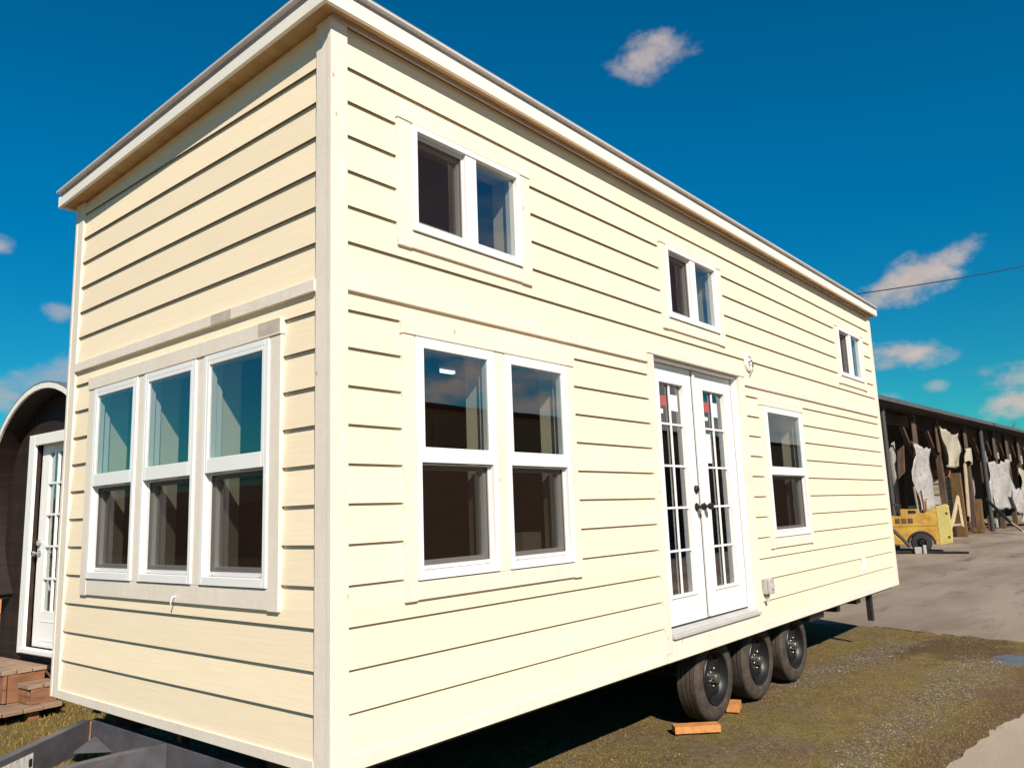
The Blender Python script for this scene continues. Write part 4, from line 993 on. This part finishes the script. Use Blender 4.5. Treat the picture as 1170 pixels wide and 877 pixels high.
gsep=N.new('ShaderNodeSeparateXYZ'); gco=N.new('ShaderNodeTexCoord'); L.new(gco.outputs['Generated'],gsep.inputs[0])
gm=N.new('ShaderNodeMapRange'); gm.inputs['From Min'].default_value=.0; gm.inputs['From Max'].default_value=.40; gm.inputs['To Min'].default_value=.62; gm.inputs['To Max'].default_value=1; L.new(gsep.outputs['Z'],gm.inputs['Value'])
gv=N.new('ShaderNodeVectorMath'); gv.operation='SCALE'; L.new(hs.outputs['Color'],gv.inputs[0]); L.new(gm.outputs['Result'],gv.inputs['Scale']); L.new(gv.outputs['Vector'],tint.inputs['A'])
tc=N.new('ShaderNodeTexCoord')
def vm(op,a,b=None):
    n=N.new('ShaderNodeVectorMath'); n.operation=op
    for k,v in ((0,a),(1,b)):
        if v is None: continue
        if hasattr(v,'node'): L.new(v,n.inputs[k])
        else: n.inputs[k].default_value=v
    return n
def mt(op,a,b=None,clamp=False):
    n=N.new('ShaderNodeMath'); n.operation=op; n.use_clamp=clamp
    for k,v in ((0,a),(1,b)):
        if v is None: continue
        if hasattr(v,'node'): L.new(v,n.inputs[k])
        else: n.inputs[k].default_value=v
    return n.outputs[0]
D=tc.outputs['Generated']
def nzw(scale,det=8,rg=.6,st=(1,1,1.6)):
    mp=N.new('ShaderNodeMapping'); mp.inputs['Scale'].default_value=st; L.new(D,mp.inputs['Vector'])
    n=N.new('ShaderNodeTexNoise'); n.inputs['Scale'].default_value=scale; n.inputs['Detail'].default_value=det; n.inputs['Roughness'].default_value=rg; L.new(mp.outputs['Vector'],n.inputs['Vector']); return n.outputs['Fac']
n1=nzw(16,9,.62); n2=nzw(42,8,.6)
pert=mt('ADD',mt('MULTIPLY',mt('SUBTRACT',n1,.5),2.0),mt('MULTIPLY',mt('SUBTRACT',n2,.5),1.0))
dens=None
def blob(px,py,rx,ry,rot=0,gain=1.0,mir=None):
    """a cloud at a fixed direction of the sky: centre, angular radii (in degrees), tilt"""
    global dens
    c=ray(px,py).normalized()
    if mir=='y': c.y=-c.y
    a=c.cross(Vector((0,0,1))).normalized(); b=a.cross(c)
    a2=a*math.cos(rot)+b*math.sin(rot); b2=-a*math.sin(rot)+b*math.cos(rot)
    da=vm('DOT_PRODUCT',D,tuple(a2/R(rx))).outputs['Value']; db=vm('DOT_PRODUCT',D,tuple(b2/R(ry))).outputs['Value']; dc=vm('DOT_PRODUCT',D,tuple(c)).outputs['Value']
    r=mt('SQRT',mt('ADD',mt('MULTIPLY',da,da),mt('MULTIPLY',db,db)))
    v=mt('ADD',mt('SUBTRACT',1.0,r),pert)
    q=N.new('ShaderNodeMapRange'); q.inputs['From Min'].default_value=-.05; q.inputs['From Max'].default_value=1.0; q.inputs['To Max'].default_value=gain; q.interpolation_type='SMOOTHSTEP'; L.new(v,q.inputs['Value'])
    o=mt('MULTIPLY',q.outputs['Result'],mt('GREATER_THAN',dc,.0))
    dens=o if dens is None else mt('MAXIMUM',dens,o)
blob(742,68,2.7,1.8,R(25),.9); blob(716,84,1.5,.7,R(-30),.55)
blob(1042,322,4.0,1.7,R(14)); blob(1095,292,1.6,1.0,R(20),.9)
blob(1040,405,3.0,1.2,R(3)); blob(1070,441,.9,.5,0,.5); blob(1170,461,2.6,1.1,R(8)); blob(1015,455,1.2,.5,0,.3)
blob(15,452,4.0,1.5,R(4),.75); blob(70,430,2.6,1.2,R(20),.5); blob(-2,281,1.0,.7,0,.7); blob(72,356,1.0,.7,0,.5); blob(1230,420,5,1.6,0,.9)
blob(512,444,4.6,1.3,R(-4),1,'y'); blob(537,428,2.2,1.5,0,.95,'y'); blob(590,440,1.8,1.0,0,.8,'y'); blob(625,462,4.0,1.5,0,1,'y'); blob(500,404,3,.5,0,.35,'y'); blob(895,478,4.5,2.6,0,.9,'y'); blob(760,440,3.6,1.8,0,.8,'y')
# broken cumulus in the half of the sky behind the camera (mirrored in the panes)
sep=N.new('ShaderNodeSeparateXYZ'); L.new(D,sep.inputs[0])
back=N.new('ShaderNodeMapRange'); back.inputs['From Min'].default_value=-.05; back.inputs['From Max'].default_value=-.35; L.new(sep.outputs['Y'],back.inputs['Value'])
lowe=N.new('ShaderNodeMapRange'); lowe.inputs['From Min'].default_value=.42; lowe.inputs['From Max'].default_value=.18; L.new(sep.outputs['Z'],lowe.inputs['Value'])
n3=nzw(3.4,8,.6,(1,1,2.4))
q=N.new('ShaderNodeMapRange'); q.inputs['From Min'].default_value=.50; q.inputs['From Max'].default_value=.62; q.interpolation_type='SMOOTHSTEP'; L.new(n3,q.inputs['Value'])
dens=mt('MAXIMUM',dens,mt('MULTIPLY',mt('MULTIPLY',q.outputs['Result'],back.outputs['Result']),lowe.outputs['Result']))
# cloud colour: lit tops, greyer thick parts
cc=N.new('ShaderNodeMix'); cc.data_type='RGBA'
CLD=8.0
cc.inputs['A'].default_value=(.68*CLD,.58*CLD,.52*CLD,1); cc.inputs['B'].default_value=(.50*CLD,.44*CLD,.43*CLD,1)
qq=N.new('ShaderNodeMapRange'); qq.inputs['From Min'].default_value=.35; qq.inputs['From Max'].default_value=.7; L.new(nzw(9,5,.6),qq.inputs['Value']); L.new(qq.outputs['Result'],cc.inputs['Factor'])
mx=N.new('ShaderNodeMix'); mx.data_type='RGBA'; L.new(mt('MULTIPLY',dens,.95,True),mx.inputs['Factor']); L.new(tint.outputs['Result'],mx.inputs['A']); L.new(cc.outputs['Result'],mx.inputs['B'])
L.new(mx.outputs['Result'],bg.inputs['Color'])

# ------------------------------------------------------------------ camera and output
cd=bpy.data.cameras.new('camera'); cam=bpy.data.objects.new('camera',cd); C.objects.link(cam)
cd.sensor_fit='HORIZONTAL'; cd.sensor_width=36; cd.lens=FPX/1170*36; cd.clip_start=.05; cd.clip_end=3000
mtx=Matrix((RT,UP,-FW)).transposed().to_4x4(); mtx.translation=CAM; cam.matrix_world=mtx
scn.camera=cam
scn.view_settings.view_transform='Standard'; scn.view_settings.look='None'; scn.view_settings.exposure=.42; scn.view_settings.gamma=1
scn.cycles.max_bounces=10; scn.cycles.transparent_max_bounces=24
